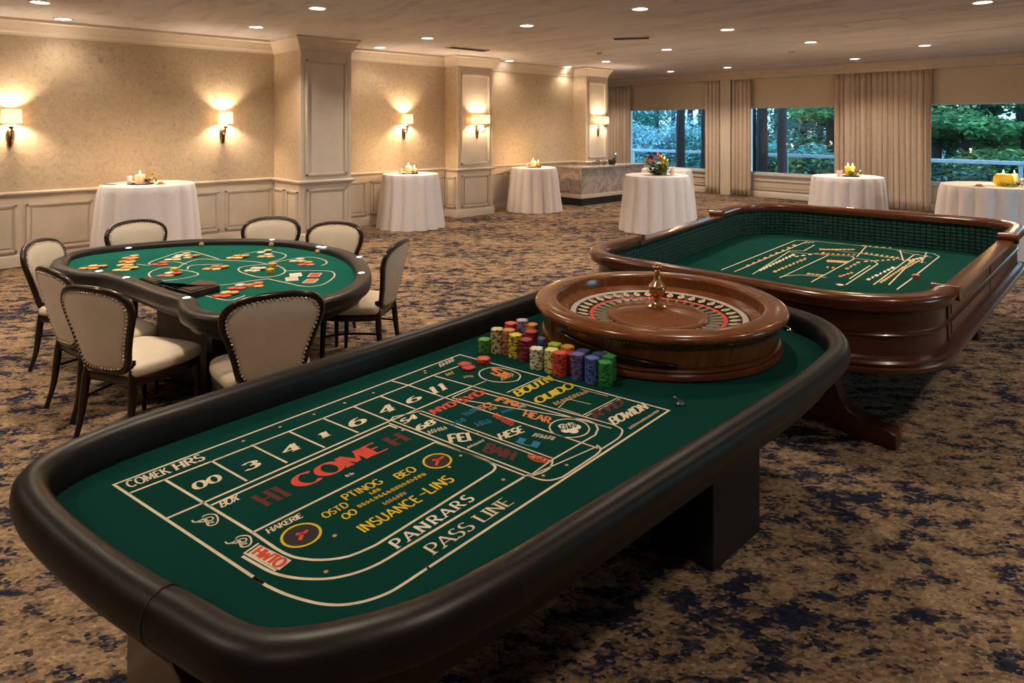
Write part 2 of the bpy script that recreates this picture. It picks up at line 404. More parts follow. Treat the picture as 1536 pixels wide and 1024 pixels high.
# columns: wallpapered cheeks, painted panelled front
def panel(mb, axis, plane, sgn, a0, a1, z0, z1, w=.03, d=.016, field=True, m=0):
    """raised moulding rectangle (and field) on a wall plane; axis 'x': plane X const spanning Y; axis 'y': plane Y const spanning X"""
    def bx(p0,p1,q0,q1,dep):
        lo, hi = sorted((plane-.002*sgn, plane+sgn*dep))
        if axis == 'x': box(mb, lo, hi, p0, p1, q0, q1, m)
        else: box(mb, p0, p1, lo, hi, q0, q1, m)
    for dd,ww,off in ((d,w,0),(d*.55,w*.6,w)):
        bx(a0+off,a1-off,z0+off,z0+off+ww,dd); bx(a0+off,a1-off,z1-off-ww,z1-off,dd)
        bx(a0+off,a0+off+ww,z0+off,z1-off,dd); bx(a1-off-ww,a1-off,z0+off,z1-off,dd)
    if field:
        g = w*2.6
        if a1-a0 > 3*g: bx(a0+g,a1-g,z0+g,z1-g,d*.7)
for x,a,b in PIL:
    mb = MB(); xw = XL+.0005
    v = [(xw,a,0),(x,a,0),(x,b,0),(xw,b,0),(xw,a,ZC),(x,a,ZC),(x,b,ZC),(xw,b,ZC)]
    mb.add(v, [(0,1,5,4),(2,3,7,6)], 0); mb.add(v, [(1,2,6,5)], 1)
    panel(mb,'x',x,1,a+.09,b-.09,1.08,2.95,.026,.03,False,1)
    panel(mb,'x',x,1,a+.10,b-.10,.2,.86,.026,.03,True,1)
    for cx in (a,b):   # painted corner stile
        box(mb, x-.02, x+.006, cx-.004 if cx==a else cx-.055, cx+.055 if cx==a else cx+.004, 0, ZC, 1)
    struct(mb.build('column', [M['paper'],M['trim']], smooth=0))
# wainscot
mb = MB()
def dado(axis, plane, sgn, a0, a1, z1, n):
    lo, hi = sorted((plane, plane+sgn*.012))
    if axis == 'x': box(mb, lo, hi, a0, a1, 0, z1)
    else: box(mb, a0, a1, lo, hi, 0, z1)
    w = (a1-a0)/n
    for k in range(n): panel(mb, axis, plane+sgn*.012, sgn, a0+k*w+.05, a0+(k+1)*w-.05, .2, z1-.12, .024, .03)
y0 = [-5.0, 5.74, 9.16]; y1 = [4.78, 8.22, 12.22]
for a,b,n in ((-5.0,1.12,7),(1.12,4.58,4),(5.47,8.22,3),(9.16,12.22,4)): dado('x', XL, 1, a, b, .95, n)
for (x,a,b),n in zip(PIL,(2,1,1)): dado('y', a, -1, XL+.012, x, .95, n)
struct(mb.build('trim_1', M['trim'], smooth=0))
mb = MB(); dado('y', YW, -1, -12.45, -9.3, ZS-.03, 2); dado('y', YW, -1, -8.6, -5.7, ZS-.03, 1); dado('y', YW, -1, -4.4, -1.0, ZS-.03, 2)
struct(mb.build('trim_2', M['trim'], smooth=0))
mb = MB(); sweep(mb, LP, [(0,.925),(.018,.93),(.024,.95),(.05,.962),(.058,.975),(.056,.992),(.03,1.0),(.012,1.004),(0,1.005)]); struct(mb.build('trim_3', M['trim'], smooth=50))
mb = MB(); sweep(mb, LP, [(0,3.10),(.018,3.10),(.022,3.13),(.035,3.14),(.042,3.165),(.07,3.215),(.095,3.255),(.105,3.28),(.118,3.285),(.12,3.319),(0,3.319)]); struct(mb.build('trim_4', M['trim'], smooth=50))
mb = MB(); sweep(mb, LP, [(0,.001),(.03,.001),(.03,.13),(.022,.15),(.014,.16),(0,.16)]); struct(mb.build('baseboard_left', M['trim'], smooth=50))
mb = MB(); sweep(mb, FP, [(0,3.115),(.27,3.115),(.27,3.16),(.285,3.17),(.285,3.235),(.33,3.26),(.38,3.295),(.40,3.30),(.40,3.319),(0,3.319)]); struct(mb.build('trim_5', M['trim'], smooth=50))
mb = MB(); sweep(mb, [(-14.5,YW),(-12.5,YW)], [(0,.001),(.03,.001),(.03,.13),(0,.16)]); sweep(mb, [(-9.4,YW),(-9.2,YW)], [(0,.001),(.03,.001),(.03,.13),(0,.16)])
sweep(mb, [(-12.5,YW-.012),(5,YW-.012)], [(0,.001),(.03,.001),(.03,.13),(.015,.15),(0,.16)]); struct(mb.build('baseboard_far', M['trim'], smooth=50))
# pilaster between the two curtains
mb = MB(); box(mb, -9.17, -8.87, YW-.22, YW-.03, 0, 3.115); struct(mb.build('pillar', M['trim'], smooth=0, bevel=.006))
# windows
for a,b,k in WINS:
    mb = MB(); y0_, y1_ = YW+.02, YW+.10
    for (p,q) in ((a,a+.05),(b-.05,b)): box(mb, p, q, y0_, y1_, ZS, ZT)
    box(mb, a, b, y0_, y1_, ZS, ZS+.05); box(mb, a, b, y0_, y1_, ZT-.05, ZT); box(mb, a, b, y0_, y1_, 2.33, 2.37)
    fr = struct(mb.build('window_%d' % k, M['frame'], smooth=0, bevel=.004))
    mb = MB(); box(mb, a+.05, b-.05, YW+.05, YW+.062, ZS+.05, ZT-.05); mb.build('pane', M['glass'], fr, smooth=0)
    mb = MB(); box(mb, a-.05, b+.05, YW-.06, YW+.02, ZS-.035, ZS+.005); mb.build('sill', M['frame'], fr, smooth=0, bevel=.006)
# ------------------------------------------------------------------ blinds and curtains
for (a,b,k),lab in zip(WINS, ('beige roller blind half lowered over the window beside the leftmost curtain',
        'beige roller blind half lowered between the paired narrow curtain and the wide curtain',
        'beige roller blind half lowered over the window behind the rightmost cloth-covered table')):
    t = thing('roller_blind', lab, 'blind', ((a+b)/2, YW-.05, 2.34), 0, 'roller blinds over the windows')
    o = t.location
    mb = MB(); box(mb, a-.02, b+.02, YW-.062, YW-.054, 2.42, 3.112); mb.build('shade_cloth', M['blind'], t, o, smooth=0)
    mb = MB(); box(mb, a-.02, b+.02, YW-.075, YW-.04, 2.345, 2.42); mb.build('bottom_bar', M['trim'], t, o, smooth=0, bevel=.008)
    mb = MB(); box(mb, a-.02, b+.02, YW-.10, YW-.07, 3.085, 3.112); mb.build('head_rail', M['frame'], t, o, smooth=0)
def curtain(x0, x1, folds, label, amp=.05, y=YW-.215, top=3.112):
    mb = MB(); n = folds*10; rows = 14; vs = []
    ph = [random.uniform(-1.25,1.25) for _ in range(folds+2)]; am = [random.uniform(.45,1.3) for _ in range(folds+2)]
    for j in range(rows+1):
        t = j/rows; z = .012+(top-.012)*t
        pinch = 1.0 if t < .92 else 1-.35*(t-.92)/.08
        for i in range(n+1):
            s = i/n; fi = s*folds; k = int(fi)
            a_ = am[k]*(1-(fi-k))+am[k+1]*(fi-k)
            p = ph[k]*(1-(fi-k))+ph[k+1]*(fi-k)
            w = fi*2*pi+p*(.6+.5*t)+.25*sin(3*t+k)
            yy = y-amp*a_*pinch*sin(w)-.012*sin(2*w+1)
            xx = x0+(x1-x0)*s+.012*sin(w*2)*(1-t*.4)
            vs.append((xx,yy,z))
    fs = [(j*(n+1)+i, j*(n+1)+i+1, (j+1)*(n+1)+i+1, (j+1)*(n+1)+i) for j in range(rows) for i in range(n)]
    mb.add(vs, fs)
    t = thing('curtain', label, 'curtain', ((x0+x1)/2,y,0), 0, 'floor-length taupe curtains')
    o = mb.build('drape', M['curtain'], t, t.location, smooth=60, recalc=False)
    s = o.modifiers.new('thick','SOLIDIFY'); s.thickness = .006
    mb = MB(); box(mb, x0, x1, y-.02, y+.02, top-.012, top+.0); mb.build('heading_track', M['trim'], t, t.location, smooth=0)
curtain(-13.35, -12.2, 9, 'taupe curtain beside the marble bar, left of the first window')
curtain(-9.62, -9.2, 4, 'narrow taupe curtain on the left side of the slim pilaster', .04)
curtain(-8.83, -8.28, 5, 'narrow taupe curtain on the right side of the slim pilaster', .045)
curtain(-6.17, -4.16, 17, 'widest taupe curtain, drawn between two windows behind a cloth-covered table', .055)
# ------------------------------------------------------------------ ceiling fittings
def mk_downlight():
    t = thing('ceiling_light', 'x', 'ceiling light', (0,0,ZC), 0, 'recessed ceiling downlights')
    mb = MB(); lathe(mb, [(.115,-.001),(.118,-.008),(.108,-.012),(.095,-.010),(.09,-.002)], 32); mb.build('trim_ring', M['ringw'], t)
    mb = MB(); lathe(mb, [(.001,-.006),(.06,-.006),(.092,-.003)], 32); mb.build('lens', M['lens'], t)
    return t
DL = [((60,3),'recessed downlight in the top left corner, closest to the frame edge'),((95,28),'recessed downlight above the leftmost wall lamp, just off the cornice'),
 ((384,40),'recessed downlight in front of the cornice corner at the first column'),((476,12),'recessed downlight on the ceiling above the first panelled column'),
 ((570,71),'recessed downlight near the cornice above the single wall lamp between columns'),((641,57),'recessed downlight further from the cornice between first and second columns'),
 ((790,38),'recessed downlight beside the ceiling vent, out from the second column'),((960,13),'recessed downlight at the top edge right of the picture centre'),
 ((764,91),'recessed downlight just right of the second column, close to the cornice'),((852,100),'small recessed downlight by the cornice near the third column'),
 ((909,92),'small recessed downlight in front of the third column'),((1000,74),'recessed downlight in the middle of the far ceiling'),
 ((1006,107),'tiny recessed downlight by the far cornice above the first window'),((1091,44),'recessed downlight left of the ceiling access panels'),
 ((1216,63),'recessed downlight in front of the second window, below the access panels'),((1282,88),'small recessed downlight above the widest curtain'),
 ((1387,68),'recessed downlight nearest the rightmost window'),((1474,3),'recessed downlight in the top right corner'),
 ((1091,101),'tiny dim recessed downlight above the slim pilaster')]
WARM = (1,.795,.59)
proto = mk_downlight()
pts = []
for i,((u,v),lab) in enumerate(DL):
    x,y = P(u,v,ZC); pts.append((x,y))
    o = proto if i == 0 else dup(proto)
    o.location = (x,y,ZC); o['label'] = lab
FILL_DL = [(-7.3,.9),(-4.9,1.0),(-4.9,3.8),(-2.4,1.2),(-2.2,3.9),(-2.0,6.6),(.4,1.4),(.5,4.2),(.6,7.4),(-2.4,-1.6),(-5.2,-1.6),(.4,-1.6),(-7.2,-1.6)]  # unseen downlights added out of frame to light the near tables
for x,y in FILL_DL:
    o = dup(proto, (x,y,ZC), label='added unseen recessed downlight overhead beyond the top edge of the picture')
    pts.append((x,y))
o = dup(proto, (-12.5,14.9,ZC), label='added unseen downlight behind the third column, to brighten the alcove curtain'); pts.append((-12.5,14.9))  # lamp added out of sight to brighten the alcove curtain
DLW = 70
for k,(x,y) in enumerate(pts):
    light('SPOT', 'downlight_beam', (x,y,ZC-.02), DLW*(.16 if -12 < x < -10 else (.55 if x > -3 and y < 5 else 1)), WARM, radius=.08, spot_size=radians(128), spot_blend=.75)
# vents, detectors, access panels
def vent(u, v, w, l, lab, rz):
    x,y = P(u,v,ZC); t = thing('ceiling_vent', lab, 'vent', (x,y,ZC), rz, 'ceiling vents')
    mb = MB(); box(mb,-l/2,l/2,-w/2,w/2,-.012,-.0005); mb.build('vent_frame', M['ringw'], t, smooth=0, bevel=.003)
    mb = MB()
    for k in range(5): box(mb,-l/2+.02,l/2-.02,-w/2+.02+k*(w-.04)/5,-w/2+.02+k*(w-.04)/5+.006,-.018,-.0125)
    mb.build('slat', M['black'], t, smooth=0)
vent(702,73,.22,.9,'long dark ceiling vent in front of the second column',pi/2)
vent(947,57,.2,.6,'short ceiling vent right of the downlight row',.6)
for (u,v),lab in (((899,79),'smoke detector on the ceiling near the third column'),((1187,77),'smoke detector on the ceiling in front of the second window'),((1402,82),'small ceiling sprinkler above the rightmost window')):
    x,y = P(u,v,ZC); t = thing('smoke_detector', lab, 'detector', (x,y,ZC))
    mb = MB(); lathe(mb,[(.06,-.0005),(.06,-.015),(.05,-.02),(.046,-.034),(.001,-.036)],20); mb.build('housing', M['ringw'], t)
    mb = MB(); lathe(mb,[(.035,-.036),(.033,-.041),(.001,-.042)],16); mb.build('sensor_cap', M['trim'], t)
for (x,y,w,l),lab in (((-4.1,9.85,.5,1.0),'flush ceiling access panel right of the middle downlights'),((-3.2,9.9,.6,.75),'smaller flush ceiling access panel toward the right'),((-2.2,11.9,.35,1.6),'long narrow ceiling panel by the right picture edge')):
    t = thing('ceiling_access_panel', lab, 'ceiling panel', (x,y,ZC), 0, 'ceiling access panels')
    mb = MB(); box(mb,-l/2,l/2,-w/2,w/2,-.006,-.0005); mb.build('panel_board', M['ceil'], t, smooth=0, bevel=.002)
# ------------------------------------------------------------------ wall lamps
def sconce(x, y, lab, double=False, energy=17, s=1.0):
    """on a wall facing +X; x = wall plane, z of shade middle ~2.02"""
    t = thing('wall_sconce', lab, 'wall lamp', (x,y,1.78))
    mb = MB(); lathe(mb,[(.001,-.16),(.018,-.15),(.03,-.1),(.04,-.02),(.045,.04),(.036,.075),(.02,.09),(.001,.092)],20,(.02,0,-.02))
    mb.v = [(max(a,.001)*.75,b,c) for a,b,c in mb.v]
    mb.build('backplate', M['bronze'], t)
    offs = [0.0] if not double else [-.12,.12]
    for k in offs:
        mb = MB(); yy = k
        tube(mb, catmull([(.03,0,.0),(.07,yy*.3,-.035),(.115,yy*.75,-.03),(.14,yy,.02),(.14,yy,.085)],5,False), .009, 8)
        tube(mb, catmull([(.05,.0,.03),(.085,yy*.3+.02,.05),(.08,yy*.3+.03,.015),(.06,yy*.3+.02,.02)],4,False), .006, 6)
        lathe(mb,[(.001,.06),(.012,.06),(.032,.085),(.034,.098),(.014,.10)],16,(.14,yy,0)); arm_ = mb.build('arm', M['bronze'], t)
        mb = MB(); r0, r1 = (.115,.105) if not double else (.10,.092)
        lathe(mb,[(r0,.14),(r1,.325),(r1-.003,.325),(r0-.003,.14),(r0,.14)],32,(.14,yy,0)); mb.build('shade', M['shade'], arm_)
        light('POINT','sconce_bulb',(.14,yy,.22),energy,(1,.74,.48),t,.035)
    return t
sconce(XL+.012-.012, 1.0, 'single-shade wall lamp at the far left of the long wall')
sconce(XL, 3.73, 'single-shade wall lamp left of the first column')
sconce(XL, 7.19, 'single-shade wall lamp between the first and second columns')
sconce(PIL[1][0], 8.72, 'two-shade wall lamp on the second column', True, 8)
sconce(PIL[2][0], 12.66, 'two-shade wall lamp on the third column, above the marble bar', True, 8)
# ------------------------------------------------------------------ cocktail tables
def cocktail(x, y, r, h, lab, flare=.12, seed=1, folds=15):
    rnd = random.Random(seed)
    t = thing('cocktail_table', lab, 'cocktail table', (x,y,0), 0, 'round tables under floor-length white cloths')
    mb = MB(); seg = folds*12; prof = []
    ph = [rnd.uniform(-.4,.4) for _ in range(folds)]; am = [rnd.uniform(.55,1.25) for _ in range(folds)]
    rows = [(0.05,h),(.6,h),(.93,h),(.985,h-.004),(1.0,h-.014)]; vs = []
    nr = 12
    R = [(r*a,z,0) for a,z in rows]+[(r*(1.003)+flare*(k/nr)**1.15, (h-.014)+(.014-h+.006)*(k/nr), (k/nr)**.3) for k in range(1,nr+1)]
    for (rr,z,k) in R:
        for i in range(seg):
            a = 2*pi*i/seg; f = i/seg*folds; q = int(f)%folds; u = f-int(f)
            A = am[q]*(1-u)+am[(q+1)%folds]*u; p = ph[q]*(1-u)+ph[(q+1)%folds]*u
            w = 2*abs(sin(pi*f+p*.5))**.8-1
            d = rr+k*r*.085*A*w-k*r*.02
            vs.append((d*cos(a),d*sin(a),z))
    fs = []
    for j in range(len(R)-1):
        for i in range(seg):
            q = (i+1)%seg; fs.append((j*seg+i,j*seg+q,(j+1)*seg+q,(j+1)*seg+i))
    fs.append(tuple(range(seg)))
    mb.add(vs, fs); mb.build('tablecloth', M['cloth'], t, smooth=50)
    mb = MB(); lathe(mb,[(.25,.002),(.25,.02),(.035,.04),(.03,h-.05),(.05,h-.03),(r*.96,h-.03),(r*.96,h-.006)],24,cap1=True,cap0=True); mb.build('pedestal', M['black'], t)
    return h
FL = []
def candle(x, y, z, r, h, mat, lab, cat='candle', lit=True, e=4.0, name='pillar_candle', bulge=0):
    t = thing(name, lab, cat, (x,y,z))
    mb = MB(); lathe(mb,[(.001,0),(r*(1-bulge),0),(r*(1-bulge*.25),h*.22),(r,h*.5),(r*(1-bulge*.25),h*.78),(r*(1-bulge),h-.004),(r*(.93-bulge),h),(r*.5,h-.006),(.001,h-.008)],24); mb.build('wax', mat, t)
    mb = MB(); tube(mb,[(0,0,h-.008),(.001,0,h+.012)],.0015,6); mb.build('wick', M['black'], t)
    if lit:
        mb = MB(); lathe(mb,[(.0005,h+.006),(.007,h+.014),(.009,h+.024),(.006,h+.04),(.0005,h+.06)],12); mb.build('flame', M['flame'], t)
        light('POINT','candle_glow',(0,0,h+.09),e,(1,.6,.26),t,.02)
    return t
def votive(x, y, z, lab, r=.03, h=.085):
    t = thing('votive_holder', lab, 'candle holder', (x,y,z))
    mb = MB(); lathe(mb,[(.001,.0),(r*.85,.0),(r,h),(r*.9,h),(r*.78,.012),(.001,.012)],18); mb.build('holder', M['waxw'], t)
    mb = MB(); lathe(mb,[(.001,.0125),(r*.72,.0125),(r*.8,h*.7),(.001,h*.7)],14); mb.build('wax', M['wax'], t)
def tray(x, y, z, r, lab):
    t = thing('tray', lab, 'tray', (x,y,z))
    mb = MB(); lathe(mb,[(.001,.001),(r*.9,.001),(r,.012),(r*.97,.014),(r*.88,.005),(.001,.005)],28); mb.build('dish', M['dwood'], t)
    return t
FLM = {}
def fmat(c):
    if c not in FLM: FLM[c] = noisy('petal_%d' % len(FLM), tuple(k*.7 for k in c), c, 60, .6)
    return FLM[c]
M['leaf'] = noisy('florist_greenery', (.035,.085,.02), (.10,.19,.05), 30, .6)
def bloom(mb, c, r):
    for ring,(n,rr,lift,op) in enumerate(((6,r,.0,.9),(5,r*.75,.35*r,.6),(4,r*.45,.55*r,.3))):
        for k in range(n):
            a = 2*pi*k/n+ring*.5+random.random()*.3
            cx, cy = cos(a), sin(a); w = rr*.75
            b0 = (c[0],c[1],c[2]+lift*.3); tx, ty = -cy, cx
            mid = (c[0]+cx*rr*.6, c[1]+cy*rr*.6, c[2]+lift+rr*.25); tip = (c[0]+cx*rr*op, c[1]+cy*rr*op, c[2]+lift+rr*.75)
            v = [b0,(mid[0]+tx*w*.5,mid[1]+ty*w*.5,mid[2]),(tip[0]+tx*w*.3,tip[1]+ty*w*.3,tip[2]),(tip[0]-tx*w*.3,tip[1]-ty*w*.3,tip[2]),(mid[0]-tx*w*.5,mid[1]-ty*w*.5,mid[2])]
            mb.add(v,[(0,1,2,3,4)])
    ball(mb,(c[0],c[1],c[2]+r*.35),r*.4,8,5)
def posy(x, y, z, blooms, lab, spread=.09, green=40, gh=.05, vase=None):
    """blooms: list of (dx,dy,dz,r,colour)"""
    t = thing('flower_arrangement', lab, 'flowers', (x,y,z))
    mb = MB(); rnd = random.Random(int(x*100))
    for k in range(green):
        a = rnd.random()*2*pi; rr = spread*sqrt(rnd.random()); h0 = rnd.uniform(.0,gh)+.008; L = rnd.uniform(.03,.06)*(1+gh*4); b = rnd.uniform(-.7,1.1)
        p = (rr*cos(a),rr*sin(a),h0); d = (cos(a)*cos(b)*L,sin(a)*cos(b)*L,abs(sin(b))*L); s = (-sin(a)*L*.28,cos(a)*L*.28,0)
        mb.add([p,(p[0]+d[0]*.5+s[0],p[1]+d[1]*.5+s[1],p[2]+d[2]*.5+.004),(p[0]+d[0],p[1]+d[1],p[2]+d[2]*.9),(p[0]+d[0]*.5-s[0],p[1]+d[1]*.5-s[1],p[2]+d[2]*.5+.004)],[(0,1,2,3)])
    mb.build('greenery', M['leaf'], t, recalc=False)
    for (dx,dy,dz,r,c) in blooms:
        mb = MB(); bloom(mb,(0,0,0),r); mb.build('bloom', fmat(c), t, loc=(dx,dy,dz), recalc=False)
        mb = MB()
    if vase:
        mb = MB(); lathe(mb,[(.001,.0),(vase*.7,.0),(vase,.05),(vase*.85,.10),(vase*.8,.10),(vase*.9,.05),(.001,.006)],20); mb.build('vase', M['black'], t)
    return t
OR, YE, RE, PK, WH = (.75,.30,.04),(.80,.52,.04),(.45,.04,.03),(.80,.42,.36),(.78,.70,.66)
def px2(u, v, z): return P(u,v,z)
RV, BV = (CT,ST), (-ST,CT)      # picture-right and away-from-camera directions on the floor
def rel(c, r, b): return (c[0]+RV[0]*r+BV[0]*b, c[1]+RV[1]*r+BV[1]*b)
# 1: by the long wall, left
T = {}
def place(key, d, u, r, h, lab, flare, seed, folds=15):
    a = (u-CX)*d/F; x, y = a*CT-d*ST, a*ST+d*CT
    cocktail(x, y, r, h, lab, flare, seed, folds); T[key] = (x,y,h)
place('a', 9.1, 222, .585, 1.08, 'white-draped round table by the wall left of the first column, behind the chairs', .09, 1, 13)
place('b', 12.15, 616, .515, .99, 'white-draped round table between the first and second columns', .10, 2, 14)
place('c', 14.45, 801, .50, .955, 'white-draped round table right of the second column, beside the marble bar', .10, 3, 15)
place('d', 11.75, 985, .56, 1.0, 'white-draped round table in mid-room carrying a flower bouquet', .09, 4, 15)
place('e', 13.3, 1000, .5, 1.0, 'white-draped round table mostly hidden behind the one with the bouquet', .09, 5, 15)
place('f', 11.7, 1271, .58, .98, 'white-draped round table in front of the widest curtain', .08, 6, 16)
place('g', 9.75, 1493, .69, 1.0, 'largest white-draped round table at the right edge, before the last window', .10, 7, 18)
EPS = .0015
def on(key, r, b): x,y = rel(T[key][:2], r, b); return x, y, T[key][2]+EPS
# centrepieces
x,y,z = on('a',-.03,-.12); tray(x,y,z,.17,'dark tray under candle and flowers on the leftmost draped table')
x,y,z = on('a',-.03,-.14); candle(x,y,z+.0055,.062,.125,M['wax'],'fat ivory pillar candle glowing on the leftmost draped table')
x,y,z = on('a',.09,-.10); posy(x,y,z+.0055,[(.02,.02,.12,.04,YE),(-.01,-.05,.03,.03,RE),(.04,.0,.03,.03,OR),(.0,.05,.06,.03,YE)],'yellow and red flowers beside the candle on the leftmost draped table',.06,26)
x,y,z = on('a',-.17,-.16); votive(x,y,z,'white votive holder left of the candle on the leftmost draped table',.032,.115)
x,y,z = on('a',-.42,-.2)
t = thing('folded_menu','dark folded card lying at the left of the leftmost draped table','menu card',(x,y,z),.5); mb = MB(); box(mb,-.09,.09,-.03,.03,0,.006); mb.build('card', M['black'], t, smooth=0, bevel=.002)
x,y,z = on('a',.24,-.12); t = thing('pastry_plate','small brown pastry plate at the right of the leftmost draped table','plate',(x,y,z)); mb = MB(); lathe(mb,[(.001,.0),(.05,.0),(.07,.008),(.001,.006)],20); mb.build('dish', M['ringw'], t); mb = MB(); ball(mb,(0,0,.022),.03,10,6,0,.6); mb.build('pastry', M['gold_ink'], t)
for key,ls in (('b',('between the columns','left')),('c',('by the marble bar','left'))):
    x,y,z = on(key,.0,-.1); tray(x,y,z,.16,'dark tray on the draped table '+ls[0])
    x,y,z = on(key,-.02,-.12); candle(x,y,z+.0055,.055,.14,M['wax'],'taller glowing ivory candle on the draped table '+ls[0])
    x,y,z = on(key,.09,-.12); candle(x,y,z+.0055,.042,.10,M['wax'] if key=='b' else M['waxy'],'shorter amber candle on the draped table '+ls[0])
    x,y,z = on(key,-.17,-.14); votive(x,y,z,'white votive holder on the draped table '+ls[0],.034,.105)
    x,y,z = on(key,.09,-.19); posy(x,y,z+.007,[(0,0,.02,.032,OR),(.04,.03,.02,.025,RE)],'small orange blooms by the candles on the draped table '+ls[0],.04,14,.02)
x,y,z = on('d',-.0,-.12)
posy(x,y,z,[(-.14,-.02,.28,.075,RE),(-.19,-.05,.18,.06,OR),(-.09,.05,.35,.06,(.28,.02,.03)),(.0,-.15,.20,.082,PK),(.06,-.02,.26,.065,OR),(.13,.03,.24,.065,YE),(.12,-.07,.14,.06,OR),(-.22,.0,.24,.06,(.6,.25,.1)),(.0,.06,.31,.06,OR)],
     'red, orange and pink flower bouquet with dense greenery on the mid-room table',.17,300,.19,.10)
x,y,z = on('d',.13,-.06); candle(x,y,z,.04,.27,M['waxy'],'tall amber candle at the right of the flower bouquet')
x,y,z = on('d',.27,-.05); votive(x,y,z,'frosted votive glass right of the bouquet on the mid-room table',.045,.14)
x,y,z = on('d',.24,-.24); t = thing('napkin','white folded napkin lying right of the bouquet','napkin',(x,y,z),.4); mb = MB(); box(mb,-.09,.09,-.05,.05,0,.008); mb.build('linen', M['cloth'], t, smooth=0, bevel=.003)
x,y,z = on('f',-.0,-.12); tray(x,y,z,.15,'dark tray on the draped table before the wide curtain')
x,y,z = on('f',-.05,-.12); candle(x,y,z+.0055,.05,.17,M['waxy'],'taller yellow candle on the draped table before the wide curtain')
x,y,z = on('f',.06,-.07); candle(x,y,z+.0055,.045,.16,M['waxy'],'second yellow candle, on the right, on the draped table before the wide curtain')
x,y,z = on('f',.05,-.17); posy(x,y,z+.007,[(-.04,-.02,.06,.045,WH),(.01,.02,.03,.03,PK)],'white bloom with grey-green sprigs on the draped table before the wide curtain',.11,70,.07)
x,y,z = on('f',-.24,-.2); votive(x,y,z,'white votive holder at the left of the table before the wide curtain',.05,.11)
x,y,z = on('g',-.03,-.2); candle(x,y,z,.125,.18,M['waxy'],'wide rounded yellow-green candle on the largest draped table at right',bulge=.32)
x,y,z = on('g',.17,-.15); candle(x,y,z,.045,.17,M['wax'],'slim ivory candle right of the wide yellow-green candle')
x,y,z = on('g',-.02,-.32); posy(x,y,z,[(-.09,.0,.02,.025,RE)],'dark leafy sprigs in front of the wide yellow-green candle',.09,60,.03)
x,y,z = on('g',.16,-.3); posy(x,y,z,[(-.05,0,.03,.05,WH),(.05,.03,.04,.05,WH),(.02,-.06,.02,.05,WH),(0,.03,.08,.045,WH)],'cluster of white blooms on the largest draped table at right',.07,12,.02)
for dx,db,lab in ((-.42,-.25,'small snack plate at the left of the largest draped table'),(.4,-.45,'small snack plate at the right of the largest draped table')):
    x,y,z = on('g',dx,db); t = thing('snack_plate',lab,'plate',(x,y,z)); mb = MB(); lathe(mb,[(.001,.0),(.055,.0),(.08,.01),(.001,.006)],20); mb.build('dish', M['ringw'], t); mb = MB(); ball(mb,(0.01,0,.02),.03,10,6,0,.6); ball(mb,(-.03,.02,.016),.022,10,6,0,.6); mb.build('pastry', M['orange_ink'], t)
# ------------------------------------------------------------------ marble bar
t = thing('marble_bar','low marble-fronted bar counter against the third column','bar counter',(-10.2,12.7,0))
o = t.location; X1, Y0, Y1 = -10.0, 11.5, 14.0
def barpoly(d): return [(XL+.09,Y0-d),(X1+d,Y0-d),(X1+d,Y1+d),(-10.44,Y1+d),(-10.44,12.15),(XL+.09,12.15)]
mb = MB(); prism(mb, barpoly(-.03), .003, .17); mb.build('plinth', M['black'], t, o, smooth=0)
mb = MB(); prism(mb, barpoly(0), .17, .235); prism(mb, barpoly(-.015), .235, .26); mb.build('base_moulding', M['trim'], t, o, smooth=0, bevel=.006)
mb = MB(); prism(mb, barpoly(-.03), .26, .84)
panel(mb,'y',Y0+.03,-1,XL+.12,X1-.09,.32,.78,.02,.014,False); 
mb.build('body', M['marble'], t, o, smooth=0)
mb = MB(); prism(mb, barpoly(-.01), .84, .865); prism(mb, barpoly(.03), .865, .905); mb.build('countertop', M['marble'], t, o, smooth=0, bevel=.008)
for k,(dx,dy,lab,r,h) in enumerate(((.25,.75,'leftmost clear tumbler on the marble bar',.035,.09),(.3,.95,'stemless clear glass in the middle of the bar group',.045,.13),(.22,1.1,'rightmost clear glass beside the ice bucket',.04,.12))):
    g = thing('drinking_glass',lab,'glass',(X1-dx,Y0+dy,.9055),0,'glasses on the marble bar')
    mb = MB(); lathe(mb,[(.001,.001),(r*.8,.001),(r,h),(r*.93,h),(r*.72,.012),(.001,.012)],18); mb.build('bowl', M['cglass'], g)
    mb = MB(); lathe(mb,[(.001,.0125),(r*.7,.0125),(r*.8,h*.5),(.001,h*.5)],14); mb.build('drink', fmat(PK) if k != 0 else fmat(OR), g)
b = thing('ice_bucket','dark ice bucket at the right end of the bar items','bucket',(X1-.2,Y0+1.38,.9055))
mb = MB(); lathe(mb,[(.001,0),(.075,0),(.10,.11),(.11,.115),(.10,.12),(.085,.03),(.001,.02)],24); mb.build('pail', M['black'], b)
b = thing('bottle','dark bottle leaning out of the ice bucket','bottle',(X1-.2,Y0+1.38,.94))
mb = MB(); lathe(mb,[(.001,0),(.036,.002),(.038,.16),(.03,.19),(.013,.22),(.013,.29),(.001,.292)],16); mb.build('glass_body', noisy('blue_black_glass',(.005,.012,.03),(.01,.03,.07),10,.1), b)
mb = MB(); lathe(mb,[(.0145,.24),(.0145,.293),(.001,.294)],12); mb.build('foil_cap', M['chrome'], b)
b.rotation_euler = (radians(38)*-1*CT*0-.0, radians(0), 0); b.rotation_euler = (radians(-35),0,0)
